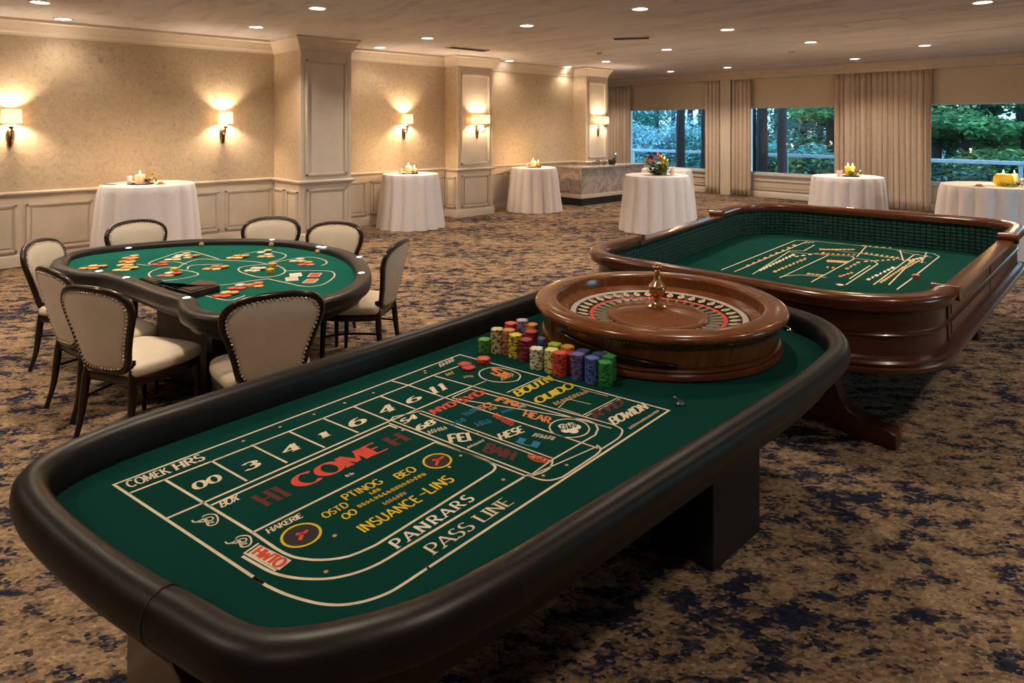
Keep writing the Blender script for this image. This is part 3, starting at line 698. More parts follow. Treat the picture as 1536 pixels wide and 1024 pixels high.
# ------------------------------------------------------------------ CHAIRS
def mk_chair():
    t = thing('dining_chair','x','chair',(0,0,0),0,'cream chairs around the kidney-shaped table')
    so = catmull([(-.215,-.21),(-.10,-.225),(.10,-.225),(.215,-.21),(.265,-.02),(.28,.16),(.22,.25),(0,.27),(-.22,.25),(-.28,.16),(-.265,-.02)],5)
    def ring(s,z): return [(x*s,y*s,z) for x,y in so]
    mb = MB(); rings(mb,[ring(.93,.425),ring(.985,.435),ring(1.0,.455),ring(.985,.478),ring(.93,.493),ring(.8,.503),ring(.55,.512),ring(.25,.516)]); mb.build('seat', M['cream'], t, smooth=60)
    mb = MB(); rings(mb,[ring(.93,.375),ring(.96,.38),ring(.975,.41),ring(.95,.426)]); mb.build('seat_frame', M['dwood'], t, smooth=50)
    # back: outline in (x, h), leaning
    half = [(0,.0),(.12,.006),(.168,.045),(.192,.14),(.225,.25),(.258,.35),(.258,.42),(.212,.478),(.115,.507),(0,.514)]
    full = half+[(-x,h) for x,h in half[-2:0:-1]]
    oc = catmull(full,5); cz = .27
    L = radians(13)
    def bk(x,h,d):
        """d = forward offset from back plane"""
        cv = -.035+.55*x*x
        y = -.205-h*sin(L)+(d+cv)*cos(L); z = .462+h*cos(L)+(d)*sin(L)
        return (x,y,z)
    mb = MB(); tube(mb,[bk(x,h,0) for x,h in oc],.019,10,True,0,False,1.15); mb.build('back_frame', M['dwood'], t, smooth=60)
    mb = MB()
    def br(s,d): return [bk(x*s,cz+(h-cz)*s,d) for x,h in oc]
    rings(mb,[br(.955,.004),br(.93,.018),br(.85,.027),br(.6,.034),br(.3,.037),br(.05,.038)]); bp_ = mb.build('back_pad', M['cream'], t, smooth=60, recalc=True)
    mb = MB(); rings(mb,[br(.955,-.004),br(.93,-.014),br(.85,-.018),br(.6,-.02),br(.3,-.021),br(.05,-.021)]); ru_ = mb.build('rear_upholstery', M['cream'], t, smooth=60)
    fine = catmull(full,16)
    for s_,d in ((.935,.021),(.935,-.017)):
        mb = MB(); last = None
        for x,h in fine:
            p = bk(x*s_,cz+(h-cz)*s_,d)
            if last is None or math.dist(p,last) > .0205:
                ball(mb,p,.0076,6,4); last = p
        mb.build('nailhead_trim', M['nail'], bp_ if d > 0 else ru_, smooth=60)
    for s in (-1,1):
        mb = MB(); tube(mb, catmull([(s*.225,.21,.40),(s*.228,.217,.25),(s*.232,.228,.0)],4,False), [.026,.026,.025,.024,.022,.020,.018,.016,.015][:9], 10); mb.build('leg', M['dwood'], t, smooth=60)
        mb = MB(); pts_ = catmull([(s*.165,-.20,.52),(s*.18,-.215,.42),(s*.19,-.225,.30),(s*.195,-.245,.14),(s*.20,-.285,.0)],4,False)
        tube(mb, pts_, [.016+.008*sin(pi*min(1,k/(len(pts_)-1)*1.2)) for k in range(len(pts_))], 10); mb.build('leg', M['dwood'], t, smooth=60)
        mb = MB(); tube(mb, catmull([(s*.228,.215,.24),(s*.21,0,.27),(s*.192,-.23,.27)],5,False), .009, 8); mb.build('stretcher', M['dwood'], t, smooth=60)
    return t
ch = mk_chair()
def put_chair(u, v, face, lab, first=False, dx=0, dy=0):
    """u,v: middle of the back's top edge in the photo; face: heading angle the sitter looks along (0 = world +Y, CCW positive)"""
    x, y = P(u, v, .95); x += dx; y += dy
    # back top sits 0.33 m behind the seat centre
    cx, cy = x-sin(face)*.345, y+cos(face)*.345
    o = ch if first else dup(ch)
    o.location = (cx,cy,0); o.rotation_euler = (0,0,face); o['label'] = lab
    return o
put_chair(133,436,radians(28),'cream chair at the dealer side, nearest the camera at left, its back toward us',True)
put_chair(74,410,radians(12),'cream chair at the dealer side half hidden behind the nearest left one',dx=-.06)
put_chair(66,363,radians(-36),'cream chair facing us at the far left end of the kidney-shaped table',dx=.04,dy=-.05)
put_chair(413,446,radians(78),'cream chair seen square from behind at the near side of the kidney-shaped table')
put_chair(209,340,radians(-80),'cream chair across the table in front of the leftmost draped table',dx=-.27,dy=.02)
put_chair(404,331,radians(-122),'cream chair across the table in front of the wainscot corner',dx=-.05,dy=.05)
put_chair(507,339,radians(-140),'cream chair across the table in front of the first column',dx=-.08,dy=.03)
put_chair(592,363,radians(128),'cream chair in side view at the right end of the kidney-shaped table',dx=.07,dy=.02)

# ------------------------------------------------------------------ stroke lettering
def arc(cx, cy, rx, ry, a0, a1, n=10): return [(cx+rx*cos(radians(a0+(a1-a0)*k/n)), cy+ry*sin(radians(a0+(a1-a0)*k/n))) for k in range(n+1)]
G = {
 'A': (.74,[[(0,0),(.37,1)],[(.37,1),(.74,0)],[(.15,.33),(.6,.33)]],[(0,0),(.74,0)]),
 'B': (.62,[[(.08,0),(.08,1)],[(.08,1)]+arc(.34,.76,.24,.24,90,-90)+[(.08,.52)],[(.08,.52)]+arc(.34,.26,.28,.26,90,-90)+[(.08,0)]],[]),
 'C': (.68,[arc(.38,.5,.36,.5,48,312,18)],[]),
 'D': (.68,[[(.08,0),(.08,1)],[(.08,1)]+arc(.3,.5,.36,.5,90,-90,14)+[(.08,0)]],[]),
 'E': (.56,[[(.08,0),(.08,1)],[(.08,.98),(.54,.98)],[(.08,.52),(.44,.52)],[(.08,.02),(.56,.02)]],[]),
 'F': (.52,[[(.08,0),(.08,1)],[(.08,.98),(.52,.98)],[(.08,.52),(.42,.52)]],[(.08,0)]),
 'G': (.70,[arc(.38,.5,.36,.5,48,330,18)+[(.68,.45)],[(.46,.45),(.7,.45)]],[]),
 'H': (.70,[[(.08,0),(.08,1)],[(.62,0),(.62,1)],[(.08,.5),(.62,.5)]],[(.08,0),(.08,1),(.62,0),(.62,1)]),
 'I': (.2,[[(.1,0),(.1,1)]],[(.1,0),(.1,1)]),
 'K': (.66,[[(.08,0),(.08,1)],[(.62,1),(.1,.45)],[(.25,.6),(.66,0)]],[(.08,0),(.08,1),(.64,0)]),
 'L': (.54,[[(.08,0),(.08,1)],[(.08,.02),(.54,.02)]],[(.08,1)]),
 'M': (.84,[[(.06,0),(.1,1)],[(.1,1),(.42,.1)],[(.42,.1),(.74,1)],[(.74,1),(.78,0)]],[(.06,0),(.78,0)]),
 'N': (.72,[[(.08,0),(.08,1)],[(.08,1),(.64,0)],[(.64,0),(.64,1)]],[(.08,0),(.64,1)]),
 'O': (.74,[arc(.37,.5,.35,.5,0,360,24)],[]),
 'P': (.58,[[(.08,0),(.08,1)],[(.08,1)]+arc(.3,.73,.26,.27,90,-90)+[(.08,.46)]],[(.08,0)]),
 'R': (.66,[[(.08,0),(.08,1)],[(.08,1)]+arc(.3,.74,.26,.26,90,-90)+[(.08,.48)],[(.3,.48),(.64,0)]],[(.08,0),(.62,0)]),
 'S': (.54,[arc(.28,.75,.22,.25,40,270,12)+arc(.28,.25,.24,.25,90,-150,12)],[]),
 'T': (.62,[[(.31,0),(.31,1)],[(.02,.98),(.6,.98)]],[(.31,0)]),
 'U': (.68,[[(.08,1),(.08,.32)]+arc(.34,.32,.26,.32,180,360,10)+[(.6,1)]],[(.08,1),(.6,1)]),
 'W': (.9,[[(.02,1),(.22,0)],[(.22,0),(.45,.8)],[(.45,.8),(.68,0)],[(.68,0),(.88,1)]],[]),
 'Y': (.66,[[(.04,1),(.33,.5)],[(.62,1),(.33,.5)],[(.33,.5),(.33,0)]],[(.33,0)]),
 'X': (.64,[[(.04,1),(.6,0)],[(.6,1),(.04,0)]],[(.04,1),(.6,0)]),
 '0': (.62,[arc(.31,.5,.27,.5,0,360,20)],[]),
 '1': (.4,[[(.2,0),(.2,1)],[(.2,1),(.05,.82)]],[(.2,0)]),
 '2': (.58,[arc(.28,.72,.24,.28,160,-40,10)+[(.06,.03)],[(.06,.03),(.56,.03)]],[]),
 '3': (.58,[arc(.28,.75,.22,.24,150,-90,10),arc(.28,.26,.25,.26,90,-150,10)],[]),
 '4': (.64,[[(.46,0),(.46,1)],[(.46,1),(.04,.3)],[(.04,.3),(.62,.3)]],[(.46,0)]),
 '6': (.6,[arc(.31,.3,.25,.3,0,360,16),[(.06,.3)]+arc(.38,.36,.32,.62,175,80,8)],[]),
 '8': (.58,[arc(.29,.75,.21,.24,0,360,14),arc(.29,.27,.25,.27,0,360,14)],[]),
 '.': (.2,[[(.1,.45),(.1,.58)]],[]), ' ': (.34,[],[]),
}
def quadmap(bl, br, up):
    """plan mapping: s along the baseline, t up; bl, br photo points; up photo vector at the middle"""
    m = ((bl[0]+br[0])/2, (bl[1]+br[1])/2)
    def mk(z):
        A, B = P(*bl,z), P(*br,z); C = P(m[0],m[1],z); D = P(m[0]+up[0],m[1]+up[1],z)
        U = (D[0]-C[0],D[1]-C[1])
        return A, (B[0]-A[0],B[1]-A[1]), U
    return mk
def text(mb, s, bl, br, up, ink, z, thick=.15, thin=.06, serif=True, gap=.1):
    A, E, U = quadmap(bl,br,up)(z)
    wtot = sum(G[c][0]+gap for c in s)-gap
    le, lu = math.hypot(*E), math.hypot(*U)
    ex = (E[0]/wtot, E[1]/wtot)
    def mp(x,y): return (A[0]+ex[0]*x+U[0]*y, A[1]+ex[1]*x+U[1]*y)
    m = II[ink]; cur = 0; dz = 0
    for c in s:
        w, strokes, ser = G[c]
        for st in strokes:
            n = len(st); L_, R_ = [], []
            for i in range(n):
                a, b = st[max(i-1,0)], st[min(i+1,n-1)]
                if n > 3 and math.dist(st[0],st[-1]) < 1e-6:
                    a, b = st[i-1] if i else st[-2], st[(i+1)%n] if i < n-1 else st[1]
                dx, dy = b[0]-a[0], b[1]-a[1]; l = math.hypot(dx,dy) or 1
                k = abs(dy)/l
                if dx*dy > 0 and abs(dx) > .15*abs(dy) and len(st) == 2: k *= .45     # thin up-strokes
                hw = (thin+(thick-thin)*k**1.5)/2
                nx, ny = -dy/l*hw, dx/l*hw; p = st[i]
                L_.append(mp(cur+p[0]+nx,p[1]+ny)); R_.append(mp(cur+p[0]-nx,p[1]-ny))
            dz += 2e-6
            vs = [(x,y,z+dz) for x,y in L_]+[(x,y,z+dz) for x,y in R_]
            mb.add(vs,[(i,i+1,n+i+1,n+i) for i in range(n-1)],m)
        if serif:
            for (x,y) in ser:
                hh = .035; yy = y+hh if y < .5 else y-hh; dz += 2e-6
                q = [mp(cur+x-.16,yy-hh),mp(cur+x+.16,yy-hh),mp(cur+x+.16,yy+hh),mp(cur+x-.16,yy+hh)]
                mb.add([(a,b,z+dz) for a,b in q],[(0,1,2,3)],m)
        cur += w+gap
def scrawl(mb, bl, br, up, ink, z, seed, n=None):
    """illegible small print: a row of little strokes"""
    rnd = random.Random(seed); A, E, U = quadmap(bl,br,up)(z); le, lu = math.hypot(*E), math.hypot(*U)
    n = n or max(3,int(le/lu*1.5)); m = II[ink]
    for k in range(n):
        s0 = (k+.12)/n; s1 = (k+.85)/n
        for (t0,t1,a,b) in ((0,1,s0,s0+.3/n),(rnd.choice((0,.4,.8)),None,s0,s1),(rnd.uniform(0,.2),rnd.uniform(.5,1),s1-.22/n,s1)):
            if t1 is None: t1 = t0+.22
            q = [(a,t0),(b,t0),(b,t1),(a,t1)]
            mb.add([(A[0]+E[0]*x+U[0]*y, A[1]+E[1]*x+U[1]*y, z+k*1e-6) for x,y in q],[(0,1,2,3)],m)
def line(mb, px, w, z, ink='cream', closed=False, smooth=0):
    p = [P(u,v,z) for u,v in px]
    if smooth: p = catmull(p,smooth,closed)
    ribbon(mb, p, w, z, II[ink], closed)
def disc(mb, u, v, r, z, ink, seg=14):
    x,y = P(u,v,z); flat(mb,[(x+r*cos(2*pi*k/seg),y+r*sin(2*pi*k/seg)) for k in range(seg)],z,II[ink])

# ------------------------------------------------------------------ FOREGROUND GAMING TABLE
ZF = .80
RO = [(-1.046,1.2),(-1.046,1.8),(-1.048,2.3),(-1.066,2.8),(-1.13,3.17),(-1.36,3.47),(-1.8,3.60),(-2.3,3.62),(-2.63,3.53),(-2.79,3.25),(-2.775,2.8),(-2.685,2.1),(-2.615,1.4),(-2.555,.8),(-2.505,.46),(-2.39,.255),(-2.19,.203),(-1.8,.27),(-1.46,.37),(-1.22,.475),(-1.085,.72),(-1.05,.96)]
RO = catmull(RO,6)
def area(p): return sum(p[i-1][0]*p[i][1]-p[i][0]*p[i-1][1] for i in range(len(p)))/2
if area(RO) < 0: RO = RO[::-1]
gt = thing('gaming_table','long green-felt gaming table with black padded rim in the foreground','gaming table',(-1.85,1.8,0))
go = gt.location
RP = [(-.092,.79),(-.092,.868),(-.086,.891),(-.070,.906),(-.046,.912),(-.021,.905),(-.005,.887),(0,.862),(-.001,.840),(-.008,.818),(-.024,.802),(-.047,.794),(-.075,.79)]
mb = MB(); sweep(mb, RO, RP, True); rimo = mb.build('padded_rim', M['leather'], gt, go, smooth=70)
mb = MB(); prism(mb, offset(RO,-.07), ZF-.03, ZF); felt = mb.build('felt_top', M['felt'], gt, go, smooth=0)
mb = MB(); prism(mb, offset(RO,-.10), .69, ZF-.031); mb.build('apron', M['black'], gt, go, smooth=40)
# rim seam
sx, sy = -1.50, .335
i0 = min(range(len(RO)), key=lambda i: math.dist(RO[i],(sx,sy)))
nx, ny = normals2(RO,True)[i0]
mb = MB(); tube(mb, [(RO[i0][0]+nx*(o_+.0008*(1 if o_>-.06 else -1)), RO[i0][1]+ny*(o_), z_+.0015) for o_,z_ in RP[1:12]], .0022, 6); mb.build('seam', M['black'], rimo, go, smooth=60)
for (a,b,c,d),nm in (((-1.98,-1.4,.43,.86),'end'),((-2.3,-1.44,2.50,2.92),'far')):
    mb = MB(); box(mb,a,b,c,d,.0,.70); mb.build('pedestal', M['dwood'] if nm == 'end' else M['black'], gt, go, smooth=0, bevel=.006)
mb = MB(); box(mb,-1.95,-1.72,.862,2.498,.10,.22); mb.build('stretcher', M['black'], gt, go, smooth=0, bevel=.006)
# printed layout
Z = ZF+.0006; W = .0085
mb = MB()
L = lambda px, w=W, ink='cream', c=False, s=0: line(mb, px, w, Z, ink, c, s)
def curve(px, w=W):
    p = [P(u,v,Z) for u,v in px]; q = catmull(p[1:-1],4,False); ribbon(mb,[p[0]]+q+[p[-1]],w,Z,II['cream'])
L([(395,875),(170.7,726.5),(689.6,531.7),(1003.5,615.2),(640,852.5)])
curve([(644,850),(625,862.3),(606,875),(585,887.5),(560,897.5),(535,904),(508,907),(480,905),(452,898.5),(425,889.5),(400,878),(380,865)])
L([(195,739),(612.6,577.5),(650,562.5),(703.6,543.4)])
L([(246.9,718.8),(305.3,753.8),(378.8,798.3),(413.5,822)]); 
L([(413.5,822),(430,831),(450,837),(483.6,839.4),(523.7,833.7),(563.8,817)],W,'cream',False,3)
L([(563.8,817),(739,706.8)]); L([(739,706.8),(743,701),(739,696),(730.8,690)],W,'cream',False,3); L([(730.8,690),(652.7,662.7)])
L([(363.4,833.7),(386.7,847),(410,858.8),(436.8,865.5),(467,868),(500,866.5),(537,857.8),(570.4,843.7),(603.8,823.7)],W,'cream',False,3); L([(603.8,823.7),(786,715)])
L([(250,777.2),(305,753.8),(584,631.5),(667,596),(708.6,579.2)]); L([(313.7,758.8),(584,637.5),(595.5,642)])
L([(378.8,798.3),(652.7,662.7)])
for a,b in (((317,691),(370.4,721)),((377,667),(430.6,693.7)),((434,647),(487.3,671)),((484,627),(537.5,648.6)),((530.8,609.6),(584,631)),((570.8,594),(622.6,613)),((612.6,577.5),(667,596)),((651.9,563.5),(708.6,579.2)),((588,571),(612.6,577.5))): L([a,b],W*.9)
# right hand section
L([(708.6,579.2),(921,637)],W*.8); L([(706,583.5),(917,642)],W*.8)
L([(921,637),(932,643),(933,649),(926,658),(900.7,674)],W*.8,'cream',False,3)
L([(667,596),(872.3,663.7),(897,672)],W*.8); L([(678,596),(690,590.5),(706,583.5)],W*.8)
L([(678.6,597),(880.6,629.6),(893,635),(897,643),(893,652),(872.3,663.7),(828.9,688.7)],W*.8)
L([(631.8,616),(828.9,687)],W*.7); L([(629,619.5),(826,691)],W*.7)
L([(588,630.5),(797,711)],W*.8); L([(584,634.5),(790,714)],W*.8)
L([(584,631.5),(590,625),(631.8,616)],W*.7)
L([(828.9,688.7),(826,700),(812,709),(797,713)],W*.8,'cream',False,3)
L([(793.8,713.8),(897,668.7)],W*.6); L([(828.9,688.7),(793.8,713.8)],W*.7)
L([(790,712),(810,718.8),(827,719.8),(844,715)],W*.8,'cream',False,3); L([(844,715),(894,682)],W*.8); L([(894,682),(900,676),(900,671),(895,667)],W*.8,'cream',False,3)
L([(760.4,588.5),(813.8,564.5)],W*.7); L([(837,612),(852,598)],W*.5); L([(852,598),(886,606)],W*.5); L([(872.3,623.6),(927.4,596)],W*.6); L([(876,625.5),(930,598)],W*.6); L([(870,583),(912,594)],W*.5); L([(841,612),(872,622)],W*.5)
L([(719.7,557),(733,551.5),(750,551.5),(766,555),(779,561),(780,566),(774,571),(755,573),(735,571),(721,565)],W*.7,'cream',True,3)
L([(708.6,579.2),(729,571)],W*.6)
cx_, cy_ = P(854,641.5,Z); L_ = [(cx_+.072*cos(a*pi/14), cy_+.072*sin(a*pi/14)) for a in range(28)]; ribbon(mb, L_, W*.7, Z, II['cream'], True)
# words
def TX(s,bl,br,up,ink,thick=.17,thin=.07,serif=True,gap=.1): text(mb,s,bl,br,up,ink,Z+.0002,thick,thin,serif,gap)
TX('PASS LINE',(652,831),(771.5,753.6),(-18,-9),'cream',.15,.06)
TX('PANRARS',(597,822.5),(712.4,748.5),(-15,-8),'white',.19,.11,True,.28)
TX('INSUANCE',(547,798.6),(634,750),(-14,-8),'yellow',.17,.13,False); TX('.',(636,746),(644,742),(-12,-7),'yellow',.2,.2,False); TX('LINS',(646,741),(682.3,720),(-14,-8),'yellow',.17,.13,False)
TX('HI',(401.8,758.6),(437,742),(-25,-13),'dred',.24,.10,True,.22); TX('COME',(455,731),(582,673),(-22,-11),'red',.24,.09,True,.08); TX('H',(594,668.5),(615.5,659),(-20,-10),'dred',.24,.12)
TX('PTINOG',(520,750),(575.5,723.5),(-10,-6),'yellow',.18,.12,False); TX('BEO',(599,718.5),(626,705),(-10,-6),'yellow',.2,.13,False)
TX('OSTD',(488.6,777),(524,758.5),(-8,-6),'yellow',.18,.13,False); TX('OO',(518.7,779),(537,768.6),(-8,-6),'yellow',.2,.14,False)
scrawl(mb,(538.7,762),(641,711.5),(-5,-3.4),'yellow',Z+.0002,1,17); scrawl(mb,(577,758),(612,740),(-5,-4),'gold',Z+.0002,2,7); scrawl(mb,(557,742),(573,734),(-5,-3),'yellow',Z+.0002,3,3)
TX('HAKERIE',(403,800),(455,775),(-5,-6),'cream',.2,.14,True,.05)
TX('CQMEK'.replace('Q','O'),(195,731),(256,708.5),(-8,-8),'cream',.2,.13); TX('HRS',(265,705),(308,688.5),(-8,-8),'cream',.2,.13)
TX('BOX',(332,761),(359,749),(-3,-8),'cream',.24,.16,True,.04)
for s,c_,w_ in (('00',(310,722),20),('3',(375.5,697.5),12),('4',(435,672),13),('1',(486,650),9),('6',(535,632),11),('4',(579,613),11),('6',(619,597),9.5),('11',(657,582),12)):
    TX(s,(c_[0]-w_+4,c_[1]+w_*.42+4.5),(c_[0]+w_+4,c_[1]-w_*.36+4.5),(-7.5 if w_>9.6 else -6,-9 if w_>9.6 else -6.5),'cream',.22,.10)
scrawl(mb,(520,716),(533,710),(-4,-3),'cream',Z+.0002,4,2)
# right section words
def word(s,u,v,hw,up,ink,slope=-.42,serif=True): TX(s,(u-hw,v-hw*slope+up[1]*-.5),(u+hw,v+hw*slope+up[1]*-.5),up,ink,.26,.16,serif,.05)
word('NYD',669,611,17,(-9,-5),'red'); word('SYD',710,595,18,(-9,-5),'red')
scrawl(mb,(679,640),(702,630),(-9,-4),'blue',Z+.0002,21,4); scrawl(mb,(700,624),(727,612),(-9,-4),'blue',Z+.0002,22,5)
scrawl(mb,(716,640),(740,633),(-6,-6),'blue',Z+.0002,23,4); scrawl(mb,(738,624),(768,640),(6,-6),'red',Z+.0002,24,7)
word('EO',730,609,9,(-6,-5),'orange'); word('FN',757,602,15,(9,-6),'orange',.3); scrawl(mb,(735,616),(747,613),(-3,-4),'gold',Z+.0002,25,3)
scrawl(mb,(754,620),(771,615),(-4,-4),'blue',Z+.0002,26,4); scrawl(mb,(778,612),(790,610),(-4,-4),'cream',Z+.0002,27,4)
word('HEAR',804,625,20,(4,-8),'orange',.28)
word('S4',616,628,11,(-5,-6),'cream'); word('68',641,637,13,(-6,-6),'cream'); scrawl(mb,(643,651),(672,643),(-3,-5),'cream',Z+.0002,28,6)
word('FEI',691,656,16,(-4,-12),'cream',-.1); scrawl(mb,(702,673),(727,661),(-2,-3),'cream',Z+.0002,29,8)
TX('BAIII'.replace('III','IH'),(724,676),(768,690),(8,-12),'dred',.3,.2,True,.03)
word('HESE',769,649,18,(-5,-9),'cream',-.35); TX('LI',(776,664),(804,671),(6,-8),'blue',.3,.2,True,.05); scrawl(mb,(797,654),(830,660),(5,-5),'cream',Z+.0002,30,6)
TX('BOUTN',(777,594.5),(831,569.5),(-8,-7),'yellow',.24,.14,True,.06); TX('OUIDO',(808,605),(862,580),(-8,-7),'yellow',.24,.14,True,.06); scrawl(mb,(833,608),(884,588),(-5,-4),'gold',Z+.0002,31,9)
TX('RYD',(893,628),(936,606),(-6,-8),'dred',.26,.16); TX('BOWIDN',(921,637),(973,612),(-9,-9),'cream',.26,.14,True,.05); scrawl(mb,(945,644),(990,616),(-3,-2.5),'cream',Z+.0002,32,14)
TX('SI',(735,559),(757,567),(6,-8),'orange',.3,.2,True,.05); scrawl(mb,(752,571),(772,564),(-2,-6),'gold',Z+.0002,33,5)
for k,(du,dv) in enumerate(((-9,-2),(3,-4),(10,-1),(-5,4),(6,5))): disc(mb,854+du,641+dv,.019,Z+.0001+k*.00002,'white')
scrawl(mb,(842,646),(866,640),(-2,-8),'black',Z+.0003,34,5)
scrawl(mb,(660,551),(683,541),(-3,-5),'cream',Z+.0002,35,5); scrawl(mb,(670,564),(682,560),(-3,-4),'gold',Z+.0002,36,3); scrawl(mb,(693,549),(708,544),(3,-3),'dred',Z+.0002,37,4)
scrawl(mb,(696,567),(712,565),(-3,-3),'gold',Z+.0002,38,3)
# emblems
for (u,v,r) in ((451.9,802,.050),(656,690.8,.045)):
    x_,y_ = P(u,v,Z); flat(mb,[(x_+r*cos(a*pi/16),y_+r*sin(a*pi/16)) for a in range(32)],Z+.00005,II['black'])
    ribbon(mb,[(x_+r*cos(a*pi/18),y_+r*sin(a*pi/18)) for a in range(36)],.007,Z+.0001,II['yellow'],True)
    L2 = [(u-r*170,v-r*20),(u+r*60,v-r*50),(u+r*190,v-r*150)]
    line(mb,L2,.010,Z+.0002,'red',False,4); line(mb,[(u+r*40,v-r*50),(u-r*40,v+r*150)],.010,Z+.0002,'red')
q = [P(*p,Z) for p in ((390,817),(437.5,840),(418.5,855),(371.7,830))]; flat(mb,q,Z+.0001,II['cream'])
line(mb,[(388,814.5),(367,829),(414,855.5)],.006,Z,'cream')
TX('HWTO',(377,830),(417,851.5),(15,-11),'red',.3,.2,True,.0)
line(mb,[(792.5,683.5),(797,681.7),(812,685),(821,689),(820,692.5),(814,693),(800,689.5)],.006,Z+.0001,'red',True,3); q = [P(*p,Z) for p in ((794,684),(800,682.5),(818,688),(818,692),(803,689))]; flat(mb,q,Z+.00005,II['orange'])
scrawl(mb,(801,688.5),(815,691),(2,-4),'black',Z+.0002,39,3)
for (u,v) in ((307,780),(357,812)):
    line(mb,[(u-3,v-5),(u+6,v-9),(u+17,v-8),(u+20,v),(u+16,v+6),(u+6,v+8),(u+2,v+2)],.005,Z,'cream',True,3)
    line(mb,[(u-19,v),(u-15,v+3),(u-4,v-1),(u-3,v-5)],.005,Z,'cream',False,3); line(mb,[(u-15,v+3),(u-1,v+2)],.005,Z,'cream')
    line(mb,[(u+2,v-3),(u+10,v-5),(u+13,v-2),(u+6,v+1)],.004,Z,'cream',True,3); scrawl(mb,(u+5,v+6),(u+15,v+4),(-1,-4),'cream',Z+.0001,41,2)
for u,v in ((365,661),(420,640),(471,621),(517,604),(560,589),(489,857),(502,803),(691,683),(674,700),(755,719),(850,697),(715,650),(815,713),(604,645),(637,556),(638,559)): disc(mb,u,v,.006,Z+.0001,'gold')
lay = mb.build('printed_layout', INKM, felt, go, smooth=0, recalc=False)
lay['label'] = 'cream, red and yellow betting layout printed on the felt'
# ------------------------------------------------------------------ roulette wheel
wx, wy = -1.957, 2.843
rw = thing('roulette_wheel','large polished wooden roulette wheel standing on the foreground table','roulette wheel',(wx,wy,ZF+.001))
mb = MB(); lathe(mb,[(.001,.0),(.597,.0),(.604,.008),(.604,.020),(.599,.027),(.595,.034),(.599,.041),(.594,.050),(.580,.055),(.001,.055)],144); mb.build('base_moulding', M['maho2'], rw, smooth=40)
def UP(m):
    m.v = [(x*1.008,y*1.008,z+.032) for x,y,z in m.v]; return m
mb = MB(); lathe(mb,[(.578,.025),(.582,.034),(.588,.110),(.594,.124),(.604,.127),(.616,.131),(.625,.143),(.627,.154),(.621,.166),(.608,.172),(.535,.176),(.522,.174),(.514,.167),(.511,.158),(.505,.112),(.48,.102),(.455,.092)],144); wbowl = UP(mb).build('bowl', M['walnutbowl'], rw, smooth=40)
mb = MB()
nb = 230
for k in range(nb):
    a = 2*pi*k/nb; ball(mb,(.5945*cos(a),.5945*sin(a),.1195),.0042,6,4)
UP(mb).build('bead_band', M['brass'], wbowl)
mb = MB(); a0 = atan2(-CT,ST)   # towards the camera
arcp = [(.590*cos(a0-1.05+.98*k/24),.590*sin(a0-1.05+.98*k/24),.088-.050*k/24) for k in range(25)]
tube(mb,arcp,[.006]+[.0135]*23+[.006],10,False,0,True,.6); UP(mb).build('slot', M['blackgloss'], wbowl)
mb = MB(); lathe(mb,[(.457,.0925),(.447,.094),(.443,.095)],96); UP(mb).build('dark_ring', M['black'], rw)
mb = MB(); lathe(mb,[(.4435,.0955),(.437,.099),(.418,.096),(.415,.094)],96); UP(mb).build('cream_ring', M['ringw'], rw)
mb = MB(); lathe(mb,[(.4155,.094),(.348,.083),(.345,.083)],96,m=0); lathe(mb,[(.3455,.0832),(.325,.080)],96,m=1); lathe(mb,[(.3255,.080),(.256,.071)],96,m=0)
nring = UP(mb).build('number_ring', [M['blackgloss'],M['red_ink']], rw)
for k in range(38):
    a = 2*pi*k/38; mb = MB(); mg = MB()
    ca,sa = cos(a),sin(a)
    def rp(r,t,z): return (r*ca-t*sa, r*sa+t*ca, z)
    out = [rp(.350,0,.0865),rp(.360,.012,.088),rp(.373,.0195,.090),rp(.390,.014,.093),rp(.411,0,.0965),rp(.390,-.014,.093),rp(.373,-.0195,.090),rp(.360,-.012,.088)]
    mb.add(out,[tuple(range(8))],0)
    inn = [rp(.362,0,.0905),rp(.373,.008,.0922),rp(.394,0,.0955),rp(.373,-.008,.0922)]
    mb.add(inn,[(0,1,2,3)],1)
    UP(mb).build('number_mark', [M['cream_ink'],M['gold_ink']], nring, smooth=0, recalc=False)
    b0,b1 = rp(.257,-.0014,.0725),rp(.257,.0014,.0725); c0,c1 = rp(.324,-.0016,.0812),rp(.324,.0016,.0812)
    up = lambda p:(p[0],p[1],p[2]+.009)
    mg.add([b0,b1,c1,c0,up(b0),up(b1),up(c1),up(c0)],[(0,1,2,3),(4,5,6,7),(0,1,5,4),(2,3,7,6),(1,2,6,5),(0,3,7,4)])
    UP(mg).build('fret', M['cream_ink'], nring, smooth=0, recalc=False)
mb = MB(); lathe(mb,[(.2565,.070),(.256,.086),(.248,.092),(.236,.089),(.222,.091),(.15,.108),(.08,.119),(.045,.125),(.001,.126)],96); UP(mb).build('rotor_cone', M['walnutbowl'], rw, smooth=40)
mb = MB(); lathe(mb,[(.048,.134),(.05,.142),(.040,.150),(.026,.160),(.020,.18),(.022,.195),(.036,.215),(.044,.235),(.046,.252),(.040,.268),(.022,.288),(.014,.305),(.013,.33),(.019,.336),(.019,.342),(.012,.347),(.015,.355),(.010,.365),(.001,.368)],32)
for k in range(7):
    a = 2*pi*k/7; ball(mb,(.017*cos(a),.017*sin(a),.375),.009,8,6)
ball(mb,(0,0,.388),.014,10,8); mb.v = [(x*1.0,y*1.0,.156+(z-.134)*.86) for x,y,z in mb.v]; mb.build('turret', M['brass'], rw, smooth=50)
